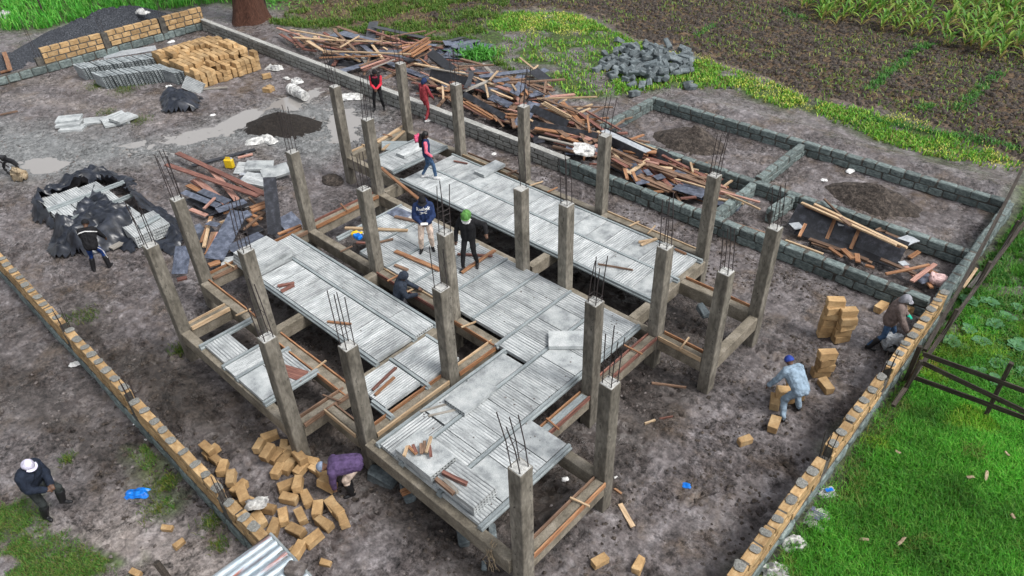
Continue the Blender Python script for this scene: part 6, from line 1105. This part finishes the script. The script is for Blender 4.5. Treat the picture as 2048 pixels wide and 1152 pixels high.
# maize plants
def maize(seed):
    r = np.random.RandomState(seed); V = []; Fs = []; Cs = []; n0 = 0
    for i in range(11):
        az = i*2.4+r.uniform(-.4, .4); z0 = .04+.5*i/11; L = r.uniform(.55, .85); up_ = r.uniform(.75, 1.25); t = np.linspace(0, 1, 6); rad = L*t*math.cos(up_*.8)+.0; zz = z0+L*(t*math.sin(up_)*1.15-t**2.2*.62); wd = .075*np.sin(np.clip(t*1.05+.12, 0, 1)*math.pi)**.7+.004
        c = np.stack([rad*math.cos(az), rad*math.sin(az), zz], -1); s_ = np.array([-math.sin(az), math.cos(az), 0]); rows = np.stack([c-s_*wd[:, None]/2, c+np.array([0, 0, -.012]), c+s_*wd[:, None]/2], 1)
        V.append(rows.reshape(-1, 3)); I = np.arange(18).reshape(6, 3)+n0; Fs.append(np.stack([I[:-1, :-1], I[:-1, 1:], I[1:, 1:], I[1:, :-1]], -1).reshape(-1, 4)); n0 += 18
        col = np.array([(.10, .26, .03), (.16, .34, .05), (.24, .36, .06), (.07, .2, .02)][r.randint(4)] if i > 2 else (.3, .25, .08)); Cs.append(np.tile(col*(1+r.uniform(-.2, .2)), (18, 1)))
    me = npmesh('maize', np.concatenate(V), np.concatenate(Fs), np.concatenate(Cs)); me.materials.append(M['leaf']); return me
mz = [maize(s) for s in range(5)]; rs = np.random.RandomState(4); mpoly = wpoly([(1600, 34), (1640, 48), (1700, 54), (1760, 66), (1800, 72), (1850, 84), (1900, 102), (1960, 112), (2020, 124), (2200, 134), (2300, -120), (1560, -110)]); cnt = 0
rows_ = []
for i in range(60):
    for j in range(80): rows_.append((-24+i*.85+rs.uniform(-.2, .2), 34+j*.62+rs.uniform(-.2, .2)))
A_ = np.array(rows_); ins = pip(A_[:, 0], A_[:, 1], mpoly); a, b, d = proj(A_[:, 0], A_[:, 1]); ok = ins & (a > 1500) & (a < 2100) & (b > -75)
cand = sorted([(d[i], i) for i in np.where(ok)[0] if rs.rand() < .82])
for _, i in cand[:280]:
    o = ob('maize_plant', mz[rs.randint(5)], None, None, (A_[i, 0], A_[i, 1], hz(A_[i, 0], A_[i, 1])-.02), (rs.uniform(-.1, .1), rs.uniform(-.1, .1), rs.uniform(0, 6.3))); sc_ = rs.uniform(1.0, 1.6); o.scale = (sc_, sc_, sc_); tag(o, 'young maize plant in the maize rows beyond the ploughed field', 'maize', 'maize plants in rows')
# cabbages in the garden
def rosette(seed):
    r = np.random.RandomState(seed); V = []; Fs = []; Cs = []; n0 = 0
    for i in range(10):
        az = i*2.4; L = r.uniform(.16, .26)*(1 if i < 6 else .6); t = np.linspace(0, 1, 4); c = np.stack([L*t*math.cos(az), L*t*math.sin(az), .05+L*(.75*t-.55*t**2)*(1 if i < 6 else 1.6)], -1); s_ = np.array([-math.sin(az), math.cos(az), 0]); wd = np.array([.03, .15, .17, .04])*(1 if i < 6 else .7)
        rows = np.stack([c-s_*wd[:, None]/2+np.array([0, 0, .02]), c, c+s_*wd[:, None]/2+np.array([0, 0, .02])], 1); V.append(rows.reshape(-1, 3)); I = np.arange(12).reshape(4, 3)+n0; Fs.append(np.stack([I[:-1, :-1], I[:-1, 1:], I[1:, 1:], I[1:, :-1]], -1).reshape(-1, 4)); n0 += 12; Cs.append(np.tile(np.array((.10, .25, .11))*(1+r.uniform(-.25, .25)), (12, 1)))
    me = npmesh('cabbage', np.concatenate(V), np.concatenate(Fs), np.concatenate(Cs)); me.materials.append(M['leaf']); return me
cb = [rosette(s) for s in range(3)]
for k, (px, py) in enumerate(((2025, 742), (1990, 735), (2043, 752), (1953, 748), (1988, 768), (2002, 728), (2036, 690), (2030, 700), (1960, 690), (1935, 665), (1950, 640), (1985, 655), (2010, 640), (1925, 700), (1900, 690), (1975, 610), (2030, 620), (1935, 610))):
    p = G(px, py); o = ob('cabbage_plant', cb[k % 3], None, None, (p.x, p.y, .02), (0, 0, k*1.3)); s_ = .8+.5*((k*37) % 10)/10; o.scale = (s_, s_, s_); tag(o, 'blue green cabbage in the garden beyond the rail fence', 'cabbage', 'cabbages in the garden')
# dry vine over the beam end
vp = G(985, 1080, .9); e = empty('dry_vine', (vp.x+.1, vp.y-.12, .0)); tag(e, 'dry yellow vine hanging over the outer beam end', 'vine'); rv = random.Random(6)
for k in range(9):
    pts = [(rv.uniform(-.1, .1), rv.uniform(.0, .1), 1.0)]
    for j in range(5): l = pts[-1]; pts.append((l[0]+rv.uniform(-.09, .09), -.03+rv.uniform(-.06, .0), l[2]-rv.uniform(.08, .2)))
    ob('stem', tube(pts, .006, 4, M['dry'], 'stem'), None, e)
# dry leaves on the lawn
for k, (px, py) in enumerate(((1795, 905), (1940, 955), (1972, 952), (2013, 908), (1728, 1080), (1802, 1084), (2025, 1033))):
    p = G(px, py, .14); o = ob('dry_leaf', pillow(.10+.05*(k % 3), .06, .02, k+3, M['dry'], 'dry_leaf', .3), None, None, (p.x, p.y, .15), (rv.uniform(-.3, .3), rv.uniform(-.3, .3), k*.9)); tag(o, 'dry tan leaf lying on the bright lawn', 'leaf', 'dry leaves on the lawn')

# ---------------------------------------------------------------- fences, tree, far posts
def GP(px, py, yv):   # where a pixel's ray meets the upright plane y = yv
    d = AX.T @ np.array([(px-1024)/FPX, -(py-576)/FPX, 1.0]); k_ = yv/d[1]; return Vector((d[0]*k_, yv, CAMH+d[2]*k_))
def GXp(px, py, xv):
    d = AX.T @ np.array([(px-1024)/FPX, -(py-576)/FPX, 1.0]); k_ = xv/d[0]; return Vector((xv, d[1]*k_, CAMH+d[2]*k_))
def bar(name, a, b, w_, t, m, parent, seed=1):
    a, b = Vector(a), Vector(b); d = b-a; L = d.length; d.normalize(); side = Vector((0, 0, 1)).cross(d); side = side.normalized() if side.length > .05 else Vector((1, 0, 0)); up = d.cross(side); me, s_ = board(L, w_, t, m, seed, name, .006); c = (a+b)/2; o = ob(name, me, None, parent); o.matrix_local = Matrix(((d.x*s_, side.x, up.x, c.x), (d.y*s_, side.y, up.y, c.y), (d.z*s_, side.z, up.z, c.z), (0, 0, 0, 1))); return o
e = empty('rail_fence', (0, 0, 0)); tag(e, 'dark wooden rail fence between the lawn and the cabbage garden', 'fence'); FY = 15.15
pb_, pt_ = G(1966, 846, 0), GP(2022, 724, FY+.0); bar('post', (pb_.x, FY, -.1), (pt_.x, FY, pt_.z), .09, .08, M['fence'], e)
p1b = GP(1826, 775, FY); bar('post', (-1.93, FY, -.1), (-1.9, FY, 1.15), .1, .1, M['fence'], e, 2)
for k, (a, b) in enumerate((((1846, 708), (2048, 783)), ((1842, 724), (2048, 822)), ((1826, 754), (2048, 838)))):
    pa_, pb2 = GP(*a, FY-.06), GP(*b, FY-.06); dd = (pb2-pa_).normalized(); bar('rail', pa_, pb2+dd*2.6, .03, .12, M['fence'], e, k)
bar('post', (2.6, FY, -.1), (2.62, FY, 1.2), .09, .08, M['fence'], e, 4)
e = empty('pole_fence', (0, 0, 0)); tag(e, 'dark leaning pole and wire fence along the stone wall end', 'fence')
for k, (a, b, z0, z1) in enumerate((((2046, 335), (1850, 700), 1.0, .9), ((2100, 380), (1786, 812), .35, .3))): bar('rail', G(*a, z0), G(*b, z1), .09, .07, M['fence'], e, k)
for k, yv in enumerate((14.6, 17.0, 19.6, 22.2, 25.0, 27.6)): bar('post', (-1.8, yv, -.1), (-1.72, yv+.05, 1.15), .07, .07, M['fence'], e, k)
for zz in (.55, .8): ob('wire', tube([(-1.74, 14.6, zz), (-1.74, 20, zz-.05), (-1.74, 27.6, zz)], .006, 4, M['rebar'], 'wire'), None, e)
plank(T5, 'T5', 1560, 1150, 1670, 995, 't', .07, .15, label='pale stick leaning at the wire fence foot'); plank(T5, 'T5', 1610, 1150, 1710, 1030, 'g', .1, .12, label='grey board scrap at the wire fence foot')
for k, (px, py) in enumerate(((535, 28), (642, 8), (88, 30))): p = G(px, py); o = ob('fence_post', tube([(0, 0, -.1), (.02, 0, .8), (.0, .03, 1.6)], .055, 6, M['fence'], 'fence_post'), None, None, (p.x, p.y, 0)); tag(o, ('dark fence post beside the tree trunk', 'dark fence post on the grass beyond the tree', 'thin dark post in the green crop')[k], 'post')
tb = G(494, 47); e = empty('old_tree', (tb.x-.4, tb.y+.5, 0)); tag(e, 'broad red barked tree trunk at the stone wall corner', 'tree')
n, kk = 14, 26; V = []; rr = np.random.RandomState(2); ph = rr.uniform(0, 6.3, 4)
for i in range(n):
    z = -.1+9*(i/(n-1))**1.3; R0 = .62+.34*math.exp(-z/.7)+.02*(9-z)*.6
    for j in range(kk): a = 2*math.pi*j/kk; r_ = R0*(1+.09*math.sin(5*a+ph[0])*math.exp(-z/2.5)+.05*math.sin(9*a+ph[1]+z*.2)); V.append((r_*math.cos(a)+.05*z, r_*math.sin(a), z))
I = np.arange(n*kk).reshape(n, kk); J = np.roll(I, -1, 1); me = npmesh('trunk', V, np.stack([I[:-1], J[:-1], J[1:], I[1:]], -1).reshape(-1, 4)); me.materials.append(M['bark']); smooth(me); ob('trunk', me, None, e)
for k in range(7): a = k*.9; ob('limb', tube([(.4, 0, 7.0+.25*k), (.4+1.6*math.cos(a), 1.6*math.sin(a), 8.6+.3*k), (.4+3.2*math.cos(a), 3.2*math.sin(a), 9.6+.35*k)], .22, 7, M['bark'], 'limb', .07), None, e)
rs = np.random.RandomState(9); nl = 9000; cen = rs.normal(0, 1, (60, 3)); cen = cen/np.linalg.norm(cen, axis=1)[:, None]*rs.uniform(.4, 1, (60, 1))**.5*np.array([4.2, 4.2, 2.6])+np.array([.4, 0, 11]); lp = cen[rs.randint(60, size=nl)]+rs.normal(0, .5, (nl, 3)); u = rs.normal(0, 1, (nl, 3)); u /= np.linalg.norm(u, axis=1)[:, None]; w_ = np.cross(u, rs.normal(0, 1, (nl, 3))); w_ /= np.linalg.norm(w_, axis=1)[:, None]
v = np.stack([lp-u*.14, lp+w_*.06, lp+u*.14, lp-w_*.06], 1).reshape(-1, 3); o = ob('crown', npmesh('crown', v, np.arange(nl*4).reshape(-1, 4), np.repeat(np.array([[.045, .09, .02]])*(1+rs.uniform(-.4, .4, (nl, 1))), 4, 0)), M['leaf'], e)

# ---------------------------------------------------------------- rubble and clods on the mud
def clods(name, n, seed, lo, hi, label, m, region, size=(.02, .06)):
    rs = np.random.RandomState(seed); x = rs.uniform(lo[0], hi[0], n); y = rs.uniform(lo[1], hi[1], n); k = region(x, y, rs); x, y = x[k], y[k]; a, b, d = proj(x, y); k = (a > -40) & (a < 2090) & (b > -40) & (b < 1190); x, y = x[k], y[k]; n = len(x)
    base = np.array([(1, 1, 0), (-1, 1, 0), (-1, -1, 0), (1, -1, 0), (.6, .6, 1), (-.6, .6, 1), (-.6, -.6, 1), (.6, -.6, 1)], float); s_ = rs.uniform(size[0], size[1], n)**1.0; v = base[None]*(1+rs.uniform(-.35, .35, (n, 8, 3)))*s_[:, None, None]*np.array([1, .8, .8]); az = rs.uniform(0, 6.3, n); c, s2 = np.cos(az)[:, None], np.sin(az)[:, None]; X_ = v[..., 0]*c-v[..., 1]*s2+x[:, None]; Y_ = v[..., 0]*s2+v[..., 1]*c+y[:, None]; Zz = v[..., 2]+(height(x, y)[0]-.015)[:, None]
    q_ = np.array([(0, 1, 5, 4), (1, 2, 6, 5), (2, 3, 7, 6), (3, 0, 4, 7), (4, 5, 6, 7)]); f = (np.arange(n)[:, None, None]*8+q_[None]).reshape(-1, 4); o = ob(name, npmesh(name, np.stack([X_, Y_, Zz], -1).reshape(-1, 3), f), m); stuff(o); tag(o, label, 'rubble')
def mudreg(x, y, rs):
    g_ = np.maximum(sdist(x, y, Z['lawn']), np.maximum(sdist(x, y, Z['strip']), sdist(x, y, Z['field']))); k = (g_ < 0) & (fbm(x, y, 1.6, 3, 70)+rs.uniform(-.15, .15, len(x)) > .5)
    for p in PUD: k &= sdist(x, y, p) < .1
    return k
clods('mud_clods', 14000, 21, (-36, -1), (-2.5, 27), 'small stones and clods scattered over the mud', M['rubble'], mudreg, (.012, .045))
clods('soil_clods', 12000, 22, (-17, 1.0), (-2.6, 18), 'dark clods of trodden soil around the building frame', M['soil'], lambda x, y, rs: (fbm(x, y, 1.2, 3, 75)+.25*rs.rand(len(x)) > .70), (.012, .05))
clods('field_clods', 30000, 23, (-32, 27), (2, 52), 'clods of dark ploughed soil in the field', M['soil'], lambda x, y, rs: sdist(x, y, Z['field']) > .3, (.04, .12))

# mud dropped on the deck blocks
rs = np.random.RandomState(88); V = []; Fq = []; n0 = 0
for (x0, x1, y0, y1, n) in ((-15.8, -9.3, 9.4, 11.6, 160), (-8.9, -6.2, 5.4, 7.7, 50), (-8.2, -7.2, 7.7, 11.6, 90), (-17, -7.6, 12.9, 14.9, 30), (-15.6, -11, 6.9, 8.5, 30)):
    x = rs.uniform(x0, x1, n); y = rs.uniform(y0, y1, n); k = fbm(x, y, .7, 2, 91)+.2*rs.rand(n) > .62
    for a, b in zip(x[k], y[k]):
        r_ = rs.uniform(.008, .026); m_ = 7; th = np.linspace(0, 2*math.pi, m_, endpoint=False)
        V += [(a+r_*rs.uniform(.5, 1.4)*math.cos(t_), b+r_*rs.uniform(.5, 1.4)*math.sin(t_), DT+.010) for t_ in th]+[(a, b, DT+.012+r_*.45)]; Fq += [(n0+j, n0+(j+1) % m_, n0+m_) for j in range(m_)]; n0 += m_+1
o = ob('mud_crumbs', npmesh('mud_crumbs', np.array(V), np.array(Fq)), M['rubble']); stuff(o); tag(o, 'mud crumbs trodden over the grey block deck', 'mud')
